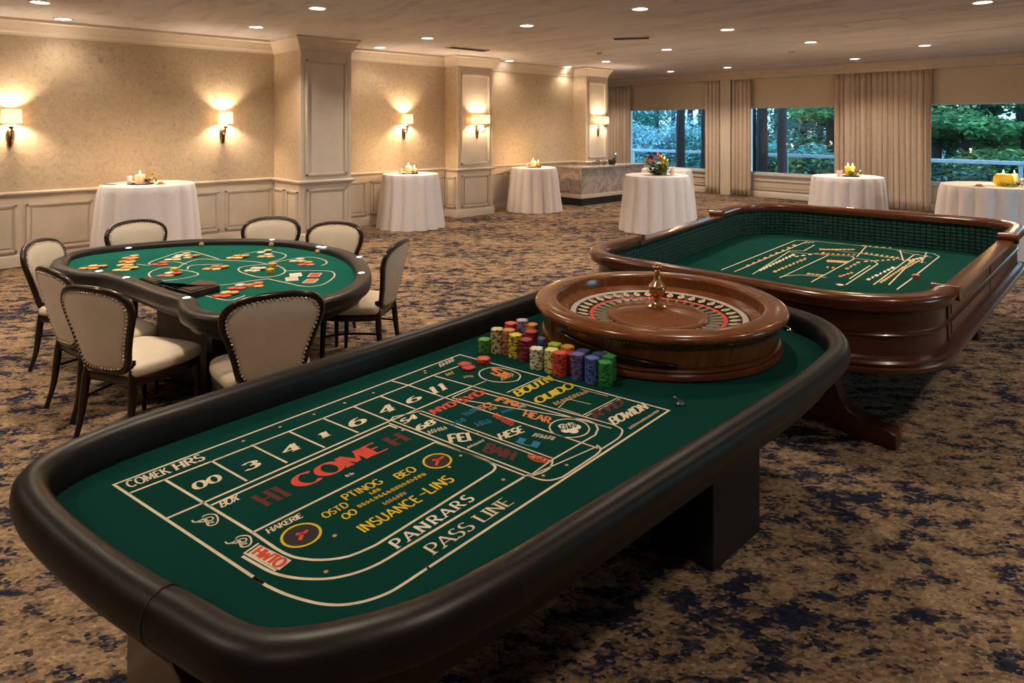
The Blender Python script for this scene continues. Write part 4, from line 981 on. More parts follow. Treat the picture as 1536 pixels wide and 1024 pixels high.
# ------------------------------------------------------------------ CHIPS
def chipmesh(name, c, spot, r=.031, h=.0074):
    seg = 32; mb = MB()
    ring = lambda rr,z:[(rr*cos(2*pi*i/seg),rr*sin(2*pi*i/seg),z) for i in range(seg)]
    v = ring(r*.97,0)+ring(r,.0009)+ring(r,h-.0009)+ring(r*.97,h)+ring(r*.72,h)
    for a,b in ((0,1),(1,2),(2,3),(3,4)):
        for i in range(seg):
            j = (i+1)%seg; o = len(mb.v)
            mb.add([v[a*seg+i],v[a*seg+j],v[b*seg+j],v[b*seg+i]],[(0,1,2,3)], 1 if (i//2)%4 == 0 else 0)
    mb.add(ring(r*.72,h),[tuple(range(seg))],2); mb.add(ring(r*.97,0),[tuple(range(seg-1,-1,-1))],0)
    m0 = plain(name+'_clay', c, .55); m1 = plain(name+'_spot', spot, .55); m2 = plain(name+'_inlay', tuple(min(1,k*1.25+.03) for k in c), .5)
    o = mb.build(name, [m0,m1,m2], smooth=0)
    me = o.data; bpy.data.objects.remove(o); return me
CM = {k: chipmesh('gaming_chip_'+k, c, s) for k,(c,s) in {
 'green': ((.10,.28,.05),(.02,.06,.02)), 'beige': ((.52,.45,.22),(.06,.06,.03)), 'salmon': ((.50,.17,.08),(.22,.10,.06)), 'yellow': ((.62,.50,.03),(.12,.12,.02)),
 'maroon': ((.26,.015,.03),(.06,.01,.03)), 'skyblue': ((.07,.17,.36),(.02,.05,.06)), 'white': ((.66,.62,.50),(.06,.14,.10)), 'cream': ((.66,.62,.26),(.22,.22,.05)),
 'lime': ((.36,.52,.03),(.08,.22,.02)), 'red': ((.56,.06,.03),(.22,.02,.02)), 'dkred': ((.36,.012,.014),(.14,.01,.01)), 'orange': ((.70,.30,.05),(.4,.10,.03)),
 'purple': ((.11,.10,.30),(.03,.03,.10)), 'navy': ((.03,.05,.17),(.02,.02,.07)), 'blue': ((.05,.12,.38),(.02,.03,.12)), 'emerald': ((.02,.24,.04),(.01,.08,.02)), 'lilac': ((.36,.32,.46),(.07,.03,.08)), 'tan': ((.72,.50,.19),(.45,.2,.06)), 'ivory': ((.66,.62,.52),(.4,.35,.25))}.items()}
CH = .0076
def stack(u, v, col, n, desc, z=ZF, jit=.0012):
    x,y = P(u,v,z); g = desc
    for k in range(n):
        o = bpy.data.objects.new('gaming_chip', CM[col]); COL.objects.link(o)
        o.location = (x+random.uniform(-jit,jit), y+random.uniform(-jit,jit), z+.0006+k*CH); o.rotation_euler = (0,0,random.random()*6)
        if k == n-1 and n > 1: tag(o,'topmost chip of the '+desc[1], 'chip', 'chips in the '+desc[1])
        else: tag(o, ('lower chip in the ' if n > 1 else desc[0]+' chip at the ')+desc[1], 'chip', 'chips in the '+desc[1])
for a in (
 (727,527,'green',8,('green','short stack at the left end of the chip rows')),
 (746,528,'beige',15,('beige','tall stack second from the left of the chip rows')),
 (763,530,'salmon',15,('salmon','stack between the beige and yellow stacks')),
 (773,535,'yellow',14,('yellow','tall yellow stack in the left cluster')),
 (789,540,'maroon',13,('maroon','maroon stack right of the yellow one')),
 (809,526,'skyblue',8,('light blue','stack behind the white one')),
 (805,552,'white',12,('white','white stack at the start of the front row')),
 (827,557,'cream',13,('pale yellow','pale yellow stack right of the white one')),
 (832,545,'lime',12,('lime','lime stack behind the pale yellow one')),
 (840,562,'red',13,('red','red stack in the front row')),
 (851,549,'orange',12,('orange','orange stack behind the red one')),
 (857,560,'dkred',12,('dark red','dark red stack between red and purple')),
 (867,567,'purple',14,('purple','purple stack in the front row')),
 (875,559,'navy',13,('navy','navy stack behind the purple one')),
 (888,573,'blue',14,('blue','blue stack in the front row')),
 (898,564,'navy',13,('navy','navy stack behind the blue one')),
 (908,577,'emerald',13,('bright green','green stack at the right end of the front row')),
 (914,568,'emerald',13,('bright green','green stack behind the right end stack')),
 (766,516,'red',14,('red','red stack at the back of the left cluster')),
 (783,511,'lilac',14,('lilac','lilac stack at the back of the left cluster')),
 (798,513,'orange',12,('orange','orange stack touching the wheel base at the back')),
 (797,527,'dkred',13,('dark red','dark red stack in the middle of the left cluster')),
 (725,544,'red',3,('red','little red stack alone on the layout line')),
): stack(*a)
for u,v,lab in ((697,548,'dark red marker chip lying at the layout corner'),(703,553,'small dark red chip just below the layout corner marker')):
    x,y = P(u,v,ZF); o = bpy.data.objects.new('gaming_chip', CM['dkred']); COL.objects.link(o); o.location = (x,y,ZF+.0012); tag(o,lab,'chip')
# chrome markers
def marker(u, v, lab, mat, s=1):
    x,y = P(u,v,ZF); t = thing('win_marker',lab,'marker',(x,y,ZF+.0008),.6)
    mb = MB(); lathe(mb,[(.001,0),(.018*s,0),(.019*s,.006*s),(.012*s,.014*s),(.001,.018*s)],20); mb.build('base', mat, t)
    mb = MB(); tube(mb,[(0,0,.014*s),(-.016*s,.004*s,.022*s),(-.026*s,.01*s,.024*s)],[.004*s,.006*s,.005*s],8); mb.build('knob', M['chrome'], t)
marker(1020,607,'small blue and silver marker alone on the felt near the wheel',noisy('steel_blue_enamel',(.02,.06,.10),(.05,.11,.17),20,.25,.3))
marker(1186,497,'small silver marker at the right foot of the roulette wheel',M['chrome'],1.0)

# ------------------------------------------------------------------ KIDNEY-SHAPED CARD TABLE
ZB = .80
bj = [P(u,v,ZB) for u,v in ((75,400),(77,391),(87,382),(120,373.5),(180,366),(240,361),(300,357.5),(360,356.5),(410,357.5),(450,360.5),(490,367),(525,375.5),(548,389),(557,405),(553,421),(530,436),(490,449),(440,459),(385,468),(330,475),(290,472),(270,463),(264,450))]
bj += [P(u,v,ZB) for u,v in ((235,441),(205,430),(176,419.5),(155,413),(140,411),(115,409.5),(91,406))]
BO = catmull(bj,4)
if area(BO) < 0: BO = BO[::-1]
bt = thing('card_table','kidney-shaped card table with bright green felt and dark padded rim','card table',(-5.2,1.8,0)); bo = bt.location
BRP = [(-.115,.745),(-.115,.782),(-.105,.797),(-.08,.803),(-.035,.802),(-.010,.794),(0,.775),(0,.74),(-.006,.715),(-.03,.70),(-.115,.70)]
M['leather2'] = noisy('brown_black_leather', (.007,.0055,.005), (.013,.010,.009), 16, .40, bmp=.12, bscale=240)
mb = MB(); sweep(mb, BO, BRP, True); mb.build('padded_rim', M['leather2'], bt, bo, smooth=60)
mb = MB(); prism(mb, offset(BO,-.10), .735, .75); bfelt = mb.build('felt_top', M['felt2'], bt, bo, smooth=0)
mb = MB(); prism(mb, offset(BO,-.06), .66, .70); prism(mb, offset(BO,-.14), .62, .66); mb.build('apron', M['black'], bt, bo, smooth=40)
mb = MB(); c0 = (-5.0,1.82)
prism(mb, roundpoly([(-5.75,1.50),(-4.6,1.56),(-4.3,2.05),(-4.9,2.35),(-5.8,2.2)],[.2]*5), .0, .62); mb.build('pedestal', M['black'], bt, bo, smooth=40)
mb = MB(); prism(mb, roundpoly([(-5.62,1.42),(-4.42,1.50),(-4.42,1.62),(-5.62,1.60)],[.03]*4), .01, .66); mb.build('dealer_panel', M['leather2'], bt, bo, smooth=40)
for u,v in ((320,575),):
    x,y = P(312,600,0); mb = MB(); box(mb,-4.38,-4.28,1.40,1.50,0,.66); mb.build('leg', M['blackgloss'], bt, bo, smooth=0, bevel=.004)
ZT2 = .7506; mb = MB(); Wb = .012
LB = lambda px, c=False: line(mb, px, Wb, ZT2, 'cream', c, 4)
LB([(232,397.6),(223.5,394.2),(242,386.8),(273.6,377),(288.6,376.8),(315.4,384.3),(328.7,388.4)])
LB([(265.3,403.5),(277,395),(300,388.4),(333.7,390),(379,392),(400.5,396)])
LB([(265,400.5),(245,401),(227,406.8),(224,413.5),(238.6,420),(267,418.5),(297,411.8),(287,406.8),(265,404)],False)
LB([(333.7,396),(288.6,397.6),(281,403.5)])
LB([(402.5,396),(363.4,400),(358.6,406),(373,411.8),(392.7,415.7),(418,412.8),(428,406),(418,399)],True)
LB([(402.5,395),(437.7,388.4),(465,385.4),(484.5,389),(490.4,394),(482.6,398)])
LB([(428,406),(490.4,406),(502,411.8),(496,419.6),(480.6,427.4),(457,429.4),(428,423.5),(404.5,418.6)])
LB([(305,428),(340,426.5),(373,421.5),(404.5,417.7)])
LB([(345,387),(359.5,382.5),(388.8,376.5),(408,377),(428,381.5),(424,387.4),(402.5,394)])
LB([(295,439.5),(338.7,450),(359.5,446),(367.3,443)])
LB([(205,396),(225,397.8),(240,398)]); LB([(240,395),(262,392.5),(280,396)])
mb.build('printed_layout', INKM, bfelt, bo, smooth=0, recalc=False)
for u,v in ((193,371.8),(148.6,406.5),(189.4,416),(280,446.5),(469,440),(408,359.5),(478,370),(486,370.5),(539,385.4),(542,409.3)):
    x,y = P(u,v,.804); mb = MB(); lathe(mb,[(.028,.0),(.028,.003),(.022,.005)],20,(x,y,.801)); l_ = mb.build('light_bezel', M['chrome'], bt, bo)
    mb = MB(); lathe(mb,[(.001,.0052),(.022,.0048)],20,(x,y,.801)); mb.build('light_lens', M['led'], l_, bo); 
for u,v in ((302,366.5),(407,366.5),(476,377.6)):
    x,y = P(u,v,.78); mb = MB(); ball(mb,(x,y,.78),.022,12,8); mb.build('wooden_knob', M['gold_ink'], bt, bo)
# things on it
def cardbox(pts_, z0, z1, name, lab, mat):
    w = [P(u,v,z1) for u,v in pts_]; cx = sum(p[0] for p in w)/len(w); cy = sum(p[1] for p in w)/len(w)
    t = thing(name,lab,'card box',(cx,cy,z0)); mb = MB(); prism(mb,[(x-cx,y-cy) for x,y in w],0.0,z1-z0); mb.build('case', mat, t, smooth=0, bevel=.008)
    mb = MB(); prism(mb,[((x-cx)*.8,(y-cy)*.8) for x,y in w],z1-z0+.0005,z1-z0+.004); mb.build('lid', M['leather2'], t, smooth=0)
cardbox([(246,427.5),(262,433),(300,418.5),(322,421.5),(330,428),(285,439)],.7508,.795,'card_shoe','large flat black card shoe at the dealer position',M['black'])
cardbox([(208,416.5),(234,425),(245,420),(219,414)],.7508,.80,'card_shuffler','small black card box left of the large card shoe',M['blackgloss'])
def spread(u, v, cols, du, desc):
    for k,c in enumerate(cols):
        x,y = P(u+(k-(len(cols)-1)/2)*du, v, .75); o = bpy.data.objects.new('gaming_chip', CM[c]); COL.objects.link(o)
        o.location = (x,y,.7508+.0078*k*.9+.0035); o.rotation_euler = (radians(7)*-ST, radians(7)*0, random.random())
        sg = .03*(1 if k % 2 else -1); o.location = (x+BV[0]*sg, y+BV[1]*sg, .7508+(.0077 if k % 2 else 0)); o.scale = (1.15,1.15,1)
        o.rotation_euler = (0,0,random.random()*6)
        nm = {'tan':'tan','orange':'orange','red':'red','ivory':'white','yellow':'yellow','salmon':'salmon','dkred':'dark red'}[c]
        tag(o, nm+' chip in the '+desc, 'chip', desc)
SP = [(140,402,('orange','tan','orange','orange'),7,'fanned chips at the far left corner of the felt'),
 (198.5,386.5,('orange','tan','orange'),6,'uppermost of three fanned rows near the left curve'),(194,391.8,('orange','salmon','tan'),6,'middle of three fanned rows near the left curve'),(191,397,('tan','orange','tan'),5.5,'lowest of three fanned rows near the left curve'),
 (188.5,404.5,('tan','orange','tan','yellow'),6,'fan just behind the left rim light'),(242,396.5,('red','salmon','red'),7,'red fan on the left betting line'),(262,389,('ivory','ivory','tan'),6,'white fan inside the upper left loop'),
 (277,382.8,('ivory','tan','ivory'),6,'small fan at the top of the upper left loop'),(288,386,('tan','salmon'),7,'small pair below the upper left loop top'),(254,413,('red','ivory','salmon','red'),6,'red and white fan inside the left loop'),
 (323.7,403,('orange','salmon','tan','orange'),7,'orange fan at the middle of the felt'),(357,386.5,('tan','orange','tan','orange'),6,'orange fan beside the upper right loop'),(400.5,384.5,('tan','ivory','tan'),6.5,'tan fan inside the upper right loop'),
 (396.6,378.2,('ivory','tan'),6,'small pair at the top of the upper right loop'),(461,396.5,('red','orange','salmon'),6.5,'red fan inside the right upper curve'),(448,391.2,('ivory','ivory','tan'),6,'white fan inside the right upper curve'),
 (383,405.5,('ivory','ivory','ivory','ivory'),5,'white fan inside the round loop'),(385,428.5,('orange','salmon','orange'),5.5,'orange fan in front of the round loop'),(338.7,443,('red','tan','red','orange'),6,'red fan near the dealer at the front line'),(310,438,('tan','orange'),6,'small pair beside the large card shoe'),(361,431.5,('red','ivory','red','salmon'),6.5,'red and white fan front of the middle')]
for s in SP: spread(*s)
stack(262,409,'yellow',5,('yellow','little stack beside the left loop fan'),.7502); stack(405,409,'yellow',4,('yellow','little stack front of the round loop centre'),.7502); stack(409,402,'orange',5,('orange','little stack behind the round loop centre'),.7502)
def card(u, v, rz, lab, ink):
    x,y = P(u,v,.75); t = thing('playing_card',lab,'playing card',(x,y,.7513),rz); mb = MB()
    prism(mb, roundpoly([(-.045,-.063),(.045,-.063),(.045,.063),(-.045,.063)],[.01]*4,3),0,.0012); mb.build('card_stock', M['white_ink'], t, smooth=0)
    mb = MB(); prism(mb,[(-.037,-.054),(.037,-.054),(.037,.054),(-.037,.054)],.00125,.0016); mb.build('card_print', M[ink], t, smooth=0)
for a in ((472,412.5,.9,'red-patterned playing card, rear one inside the right loop','red_ink'),(466,421.5,.8,'red-patterned playing card, front one inside the right loop','orange_ink'),(443.5,412.4,1.2,'pale playing card, rear one left of the red cards','white_ink'),(437.7,418.6,1.2,'pale playing card, front one left of the red cards','cream_ink')): card(*a)

# ------------------------------------------------------------------ WOODEN CRAPS TABLE
ZK = .555
ct = thing('craps_table','large mahogany craps table with green felt and pyramid-rubber walls','craps table',(-2.4,5.9,0)); co = ct.location
CO = roundpoly([(-3.36,3.78),(-1.02,3.92),(-1.26,8.30),(-4.08,7.95)],[.40,.62,.50,.75],9)
if area(CO) < 0: CO = CO[::-1]
HP = [(-.06,.485),(-.02,.485),(.0,.49),(.012,.502),(.012,.518),(-.004,.528),(.002,.536),(.004,.548),(-.008,.560),(-.035,.567),(-.043,.58),(-.045,.685),(-.036,.69),(-.033,.697),(-.039,.704),(-.036,.711),(-.045,.717),(-.045,.80),(-.035,.82),(-.015,.835),(-.015,.85),(-.06,.85)]
HP = [(a-.0,z) for a,z in HP]
mb = MB(); sweep(mb, CO, HP, True); hull = mb.build('hull', M['maho'], ct, co, smooth=30)
mb = MB(); prism(mb, offset(CO,-.062), .50, ZK); cfelt = mb.build('felt_bed', M['felt3'], ct, co, smooth=0)
# pyramid rubber lining
IN = offset(CO,-.065); n = len(IN)
def perim(path):
    out = [0]
    for i in range(len(path)): out.append(out[-1]+math.dist(path[i],path[(i+1)%len(path)]))
    return out
cum = perim(IN); tot = cum[-1]; cells = int(tot/.055)
def at_s(s):
    s %= tot
    for i in range(len(IN)):
        if cum[i+1] >= s:
            t_ = (s-cum[i])/(cum[i+1]-cum[i] or 1); a,b = IN[i],IN[(i+1)%len(IN)]
            dx,dy = b[0]-a[0],b[1]-a[1]; l = math.hypot(dx,dy) or 1
            return (a[0]+dx*t_,a[1]+dy*t_),(-dy/l,dx/l)
mb = MB(); rows = 8; zh = (.858-ZK)/rows
lin = [at_s(k*tot/cells) for k in range(cells)]; mid = [at_s((k+.5)*tot/cells) for k in range(cells)]
for k in range(cells):
    (a,na),(b,nb_) = lin[k],lin[(k+1)%cells]; (c,nc) = mid[k]
    for r in range(rows):
        z0,z1 = ZK+r*zh, ZK+(r+1)*zh
        def ins(q,m_,e,z): return (q[0]+(c[0]-q[0])*e+m_[0]*.016, q[1]+(c[1]-q[1])*e+m_[1]*.016, z)
        zi = zh*.2
        mb.add([(a[0],a[1],z0),(b[0],b[1],z0),(b[0],b[1],z1),(a[0],a[1],z1),ins(a,na,.24,z0+zi),ins(b,nb_,.24,z0+zi),ins(b,nb_,.24,z1-zi),ins(a,na,.24,z1-zi)],[(0,1,5,4),(1,2,6,5),(2,3,7,6),(3,0,4,7),(4,5,6,7)])
mb.build('rubber_lining', M['rubber'], ct, co, smooth=0, recalc=False)
# rails: raised U-shaped end rails and lower straight side rails
def sub_path(y_sel):
    idx = [i for i in range(len(CO)) if y_sel(CO[i])]
    return idx
ERP = [(-.10,.851),(-.108,.885),(-.10,.912),(-.08,.926),(-.02,.930),(.014,.922),(.030,.902),(.028,.885),(.016,.868),(.018,.856),(.010,.846),(-.01,.842)]
SRP = [(-.108,.851),(-.110,.866),(-.10,.876),(-.0,.874),(.008,.868),(.006,.850),(-.006,.845)]
def dense(path, closed=True, step=.06):
    out = []
    for i in range(len(path) if closed else len(path)-1):
        a,b = path[i],path[(i+1)%len(path)]; k = max(1,int(math.dist(a,b)/step))
        out += [(a[0]+(b[0]-a[0])*q/k, a[1]+(b[1]-a[1])*q/k) for q in range(k)]
    return out
CD = dense(CO)
def chunk(f):
    n = len(CD); flags = [f(p) for p in CD]
    s0 = next(i for i in range(n) if flags[i] and not flags[i-1]); out = []
    i = s0
    while flags[i%n]: out.append(CD[i%n]); i += 1
    return out
CT0, CT1 = 4.62, 7.15
near = chunk(lambda p: p[1] < (CT0 if p[0] > -2.4 else 4.75)); far = chunk(lambda p: p[1] > (CT1 if p[0] > -2.4 else 6.7))
right = chunk(lambda p: p[0] > -2.4 and CT0-.05 < p[1] < CT1+.05); left = chunk(lambda p: p[0] < -2.4 and 4.7 < p[1] < 6.75)
for nm,p in (('end_rail',near),('end_rail',far)):
    mb = MB(); sweep(mb,p,ERP); mb.build(nm, M['maho2'], ct, co, smooth=50)
    for q,(i,j) in (('a',(0,1)),('b',(-1,-2))):
        a,b = p[i],p[j]; d = norm((a[0]-b[0],a[1]-b[1],0)); nrm = (d[1],-d[0]) if i == 0 else (d[1],-d[0])
        nx,ny = normals2(p,False)[i]
        mb = MB(); tube(mb,[(a[0]+nx*o_+d[0]*.01,a[1]+ny*o_+d[1]*.01,.890) for o_ in (-.114,-.04,.034)],.046,16); mb.build('scroll_cap', M['maho2'], ct, co, smooth=50)
for p in (right,left):
    mb = MB(); sweep(mb,p,SRP); mb.build('side_rail', M['maho2'], ct, co, smooth=40)
# corner seam on the hull
for (u,v) in ((1388,500),):
    i0 = min(range(len(CD)), key=lambda i: math.dist(CD[i],(-1.062,4.66))); nx,ny = normals2(CD,True)[i0]
    mb = MB(); tube(mb,[(CD[i0][0]+nx*-.043,CD[i0][1]+ny*-.043,.567),(CD[i0][0]+nx*-.043,CD[i0][1]+ny*-.043,.84)],.007,8); mb.build('corner_bead', M['dwood'], hull, co)
# side panels on the straight hull side
a,b = right[2],right[-3]
def lerp2(a,b,t): return (a[0]+(b[0]-a[0])*t,a[1]+(b[1]-a[1])*t)
for t0,t1 in ((.02,.60),(.64,.985)):
    for z0,z1 in ((.595,.675),(.725,.80)):
        p,q = lerp2(a,b,t0),lerp2(a,b,t1); mb = MB()
        d = norm((q[0]-p[0],q[1]-p[1],0)); nn_ = (d[1],-d[0])
        o_ = -.047
        obox(mb,(p[0]+nn_[0]*o_,p[1]+nn_[1]*o_,z0),(q[0]-p[0],q[1]-p[1],0),(nn_[0]*.008,nn_[1]*.008,0),(0,0,z1-z0)); mb.build('side_panel', M['maho'], hull, co, smooth=0, bevel=.004)
# trestle legs
def trestle(y, x0, x1):
    prof = [(x1,0),(x1,.085),(x1-.04,.105),(x1-.17,.12),(x1-.26,.155),(x1-.315,.22),(x1-.345,.31),(x1-.39,.39),(x1-.46,.45),(x1-.58,.485),(x0+.58,.485),(x0+.46,.45),(x0+.39,.39),(x0+.345,.31),(x0+.315,.22),(x0+.26,.155),(x0+.17,.12),(x0+.04,.105),(x0,.085),(x0,0),(x0+.25,0),(x0+.3,.03),(x1-.3,.03),(x1-.25,0)]
    mb = MB(); m_ = len(prof); vs = [(x,y-.055,z) for x,z in prof]+[(x,y+.055,z) for x,z in prof]
    mb.add(vs,[tuple(range(m_)),tuple(range(2*m_-1,m_-1,-1))]+[(i,(i+1)%m_,m_+(i+1)%m_,m_+i) for i in range(m_)])
    mb.build('trestle_foot', M['maho'], ct, co, smooth=30, bevel=.008)
trestle(4.27,-3.1,-1.255); trestle(6.95,-3.6,-1.40)
mb = MB(); box(mb,-2.6,-2.4,4.33,6.89,.18,.32); mb.build('stretcher', M['maho'], ct, co, smooth=0, bevel=.008)
mb = MB(); Zc = ZK+.0008; Wc = .0115
LC = lambda px, s=0: line(mb, px, Wc, Zc, 'cream', False, s)
LC([(1082,404.7),(1193,360.4),(1211,360.6),(1268.6,366),(1333.8,373),(1400,380),(1409,384.5),(1363.8,420.4),(1345,434)])
LC([(1101.7,407.3),(1211,361.7)]); LC([(1129,411),(1185,376),(1206,376),(1222,367)]); LC([(1169.5,416.5),(1242.5,382.6)]); LC([(1216.5,423),(1281.6,387.8),(1278,384),(1242.5,382.6),(1185,378)])
LC([(1268.6,427),(1316.8,395.6),(1310,390.5),(1281,387)]); LC([(1274,418),(1305,398)]); LC([(1310,427),(1370,382.6),(1378,381)]); LC([(1333,427),(1357,403),(1392,383)]); LC([(1170,415),(1200,412),(1240,416)],3)
LC([(1228,372),(1290,380),(1375,392),(1390,394)]); LC([(1300,368.5),(1285,385)]); LC([(1350,375),(1355,391)]); LC([(1390,378),(1382,394)]); LC([(1345,376),(1398,386)])
rnd = random.Random(5)
for (a,b,k,ink,h) in (((1118,400),(1196,366),9,'gold',5),((1138,406),(1192,381),11,'cream',6),((1160,408),(1210,387),9,'gold',6),((1228,374),(1282,374),9,'gold',4),((1222,380),(1285,382),8,'orange',4),((1288,378),(1350,387),8,'gold',4.5),((1240,391),(1272,393),7,'gold',7),((1295,392),(1345,389),6,'gold',4),((1237,400),(1254,402),2,'orange',5),((1210,410),(1235,413),4,'gold',5),((1258,415),(1280,408),4,'orange',5),((1268,404),(1290,392),4,'gold',5),((1300,420),(1342,400),7,'cream',6),((1320,424),(1372,390),14,'gold',6),((1362,391),(1384,386),4,'cream',5),((1205,364),(1222,363),3,'gold',3),((1290,368),(1340,372),5,'gold',3),((1190,385),(1240,378),5,'cream',3)):
    for i in range(k):
        t_ = (i+.5)/k; u = a[0]+(b[0]-a[0])*t_; v = a[1]+(b[1]-a[1])*t_; w_ = rnd.uniform(2.2,4.2); hh = h*.35
        q = [P(u-w_,v+hh*.5,Zc),P(u+w_*.4,v+hh*.8,Zc),P(u+w_,v-hh*.5,Zc),P(u-w_*.4,v-hh*.8,Zc)]; flat(mb,q,Zc+.0001,II[ink])
mb.build('printed_layout', INKM, cfelt, co, smooth=0, recalc=False)
stack(1374,417,'salmon',4,('salmon','small stack in the near right corner of the craps table'),ZK)
stack(1260,428,'ivory',1,('white','near end of the craps layout'),ZK)

# ------------------------------------------------------------------ OUTSIDE
mb = MB(); box(mb,-45,45,-12,60,-.35,-.15); struct(mb.build('ground', noisy('damp_lawn',(.02,.06,.03),(.05,.11,.05),3,.9), smooth=0))
M['rail'] = noisy('grey_blue_rail',(.20,.25,.28),(.28,.33,.36),8,.5)  # plain grey-blue tone for the railing
t = thing('railing','white horizontal railing outside the windows','railing',(-6,20,-.15)); o = t.location
mb = MB(); box(mb,-22,4,19.96,20.04,.90,1.0); mb.build('top_rail', M['rail'], t, o, smooth=0, bevel=.01)
mb = MB(); box(mb,-22,4,19.985,20.015,.30,.35); mb.build('lower_rail', M['rail'], t, o, smooth=0)
for k in range(9):
    mb = MB(); xx = -20.6+k*2.9; box(mb,xx-.04,xx+.04,19.98,20.02,-.15,.90); mb.build('post', M['rail'], t, o, smooth=0)
M['bark'] = noisy('dark_bark',(.003,.003,.004),(.010,.009,.010),14,.9,bmp=.6,bscale=20,stretch=(1,1,.2))
LM = [leafmat('leaf_dusk_teal',(.07,.26,.23)),leafmat('leaf_green',(.085,.21,.085)),leafmat('leaf_haze_blue',(.20,.38,.40)),leafmat('leaf_dark',(.035,.11,.08)),leafmat('leaf_pale',(.17,.30,.12))]  # teal and blue tones have dusk haze and sky tint mixed in
def crown(mb, blobs, n, size, rnd, flatn=1.0):
    tot_ = sum(b[3]*b[3] for b in blobs)
    for (bx,by,bz,br) in blobs:
        for _ in range(int(n*br*br/tot_)):
            while True:
                d = (rnd.uniform(-1,1),rnd.uniform(-1,1),rnd.uniform(-1,1)); l = sqrt(sum(k*k for k in d))
                if .1 < l <= 1: break
            rr = br*(.55+.45*rnd.random())*(1+.15*rnd.random()); p = (bx+d[0]/l*rr, by+d[1]/l*rr, bz+d[2]/l*rr*flatn)
            s = size*rnd.uniform(.6,1.3); u = norm((rnd.uniform(-1,1),rnd.uniform(-1,1),rnd.uniform(-.4,.4))); w = norm(cross(u,(rnd.uniform(-.5,.5),rnd.uniform(-.5,.5),1)))
            mb.add([(p[0]-u[0]*s,p[1]-u[1]*s,p[2]-u[2]*s),(p[0]+w[0]*s*.5,p[1]+w[1]*s*.5,p[2]+w[2]*s*.5),(p[0]+u[0]*s,p[1]+u[1]*s,p[2]+u[2]*s-.3*s),(p[0]-w[0]*s*.5,p[1]-w[1]*s*.5,p[2]-w[2]*s*.5)],[(0,1,2,3)])
def tree(x, y, h, sp, mat, lab, n=2600, size=.2, seed=0, tr=.16, base=1.2, layers=False, name='tree', lean=0):
    rnd = random.Random(seed); t = thing(name, lab, 'tree', (x,y,-.15), 0, 'trees outside the windows')
    mb = MB(); tube(mb, catmull([(0,0,0),(lean*.3,0,h*.3),(lean*.6,.1,h*.6),(lean,0,h*.92)],4,False), [tr*(1-.055*k) for k in range(13)], 10); mb.build('trunk', M['bark'], t)
    mb = MB(); bl = []
    if layers:
        for k in range(16):
            a = rnd.random()*6.28; z = base+(h-base)*rnd.random(); r = sp*(1.05-.55*(z-base)/(h-base))*rnd.uniform(.3,.9)
            bl.append((cos(a)*r,sin(a)*r,z,sp*rnd.uniform(.25,.5)))
        crown(mb, bl, n, size, rnd, .3)
    else:
        for k in range(13):
            a = rnd.random()*6.28; z = base+(h-base)*rnd.random(); r = sp*sin(pi*min(.9,.25+.7*(z-base)/(h-base)))*rnd.uniform(.2,.8)
            bl.append((cos(a)*r,sin(a)*r,z,sp*rnd.uniform(.32,.55)))
        crown(mb, bl, n, size, rnd, .75)
    mb.build('crown', mat, t, smooth=0, recalc=False); return t
def bush(x, y, r, h, mat, lab, n=1300, seed=0):
    rnd = random.Random(seed); t = thing('shrub', lab, 'shrub', (x,y,-.15), 0, 'shrubs outside the windows'); mb = MB()
    bl = [(rnd.uniform(-r,r)*.6,rnd.uniform(-r,r)*.4,h*rnd.uniform(.3,.7),r*rnd.uniform(.4,.6)) for _ in range(7)]
    crown(mb, bl, n, .09, rnd, h/r*.6); mb.build('foliage', mat, t, smooth=0, recalc=False)
    mb = MB(); tube(mb,[(0,0,0),(0,0,h*.5)],.03,6); mb.build('stem', M['bark'], t)
def bare(x, y, r, lab):
    t = thing('tree', lab, 'tree', (x,y,-.15), 0, 'dark trunks just outside the glass'); mb = MB(); rnd = random.Random(int(x*7))
    tube(mb,[(rnd.uniform(-.012,.012),0,k*.5) for k in range(14)],[r*(1.12-.025*k) for k in range(14)],12); mb.build('trunk', M['bark'], t)
    mb = MB(); tube(mb,[(0,0,4.2),(.3,.2,5.0),(.7,.3,5.8)],[.06,.05,.03],8); mb.build('branch', M['bark'], t)
def atYx(u, Y): k = (u-CX)/F; d = Y/(k*ST+CT); return k*d*CT-d*ST
for u,r,lab in ((1021,.14,'thick dark trunk seen through the window behind the bouquet'),(1056,.085,'slim dark trunk at the right side of the window behind the bouquet'),(1143,.155,'left one of two dark trunks in the middle window'),(1173,.125,'right one of two dark trunks in the middle window'),(1131,.06,'thin dark trunk against the left frame of the middle window')):
    bare(atYx(u,18.7), 18.7, r, lab)
TR = [(940,27,7.5,2.6,0),(985,31,8.5,2.8,2),(1035,26,7,2.2,2),(1075,30,8.5,2.8,0),(1120,27,7.5,2.6,0),(1165,32,9,3.0,2),(1205,27,8,2.6,0),(1245,25,7.5,2.4,1),(1300,29,8.5,3.0,0),(1350,27,8.5,2.8,3),(1405,25,7.5,2.6,1),(1450,23.6,6.5,2.3,1),(1490,26,8,2.8,3),(1540,24,7,2.6,4),(1600,26,8,3,1),(1425,31,10,3.4,3),(1530,32,10,3.4,3),(1230,34,10,3.6,3),(1010,36,11,3.6,0),(940,40,12,4.2,3),(1050,41,12.5,4.4,3),(1130,40,12,4.4,0),(1195,41,12,4.4,3),(1265,40,12,4.2,0),(1390,40,12.5,4.4,3),(1475,41,12.5,4.6,3),(1560,40,12.5,4.6,3)]
TN = ['tree with teal-tinted crown','tree with mid-green layered crown','tree with bluish crown','tree with dark green crown','tree with pale green layered crown']
WHERE = {0:'first window',1:'middle window',2:'last window'}
seen = {}
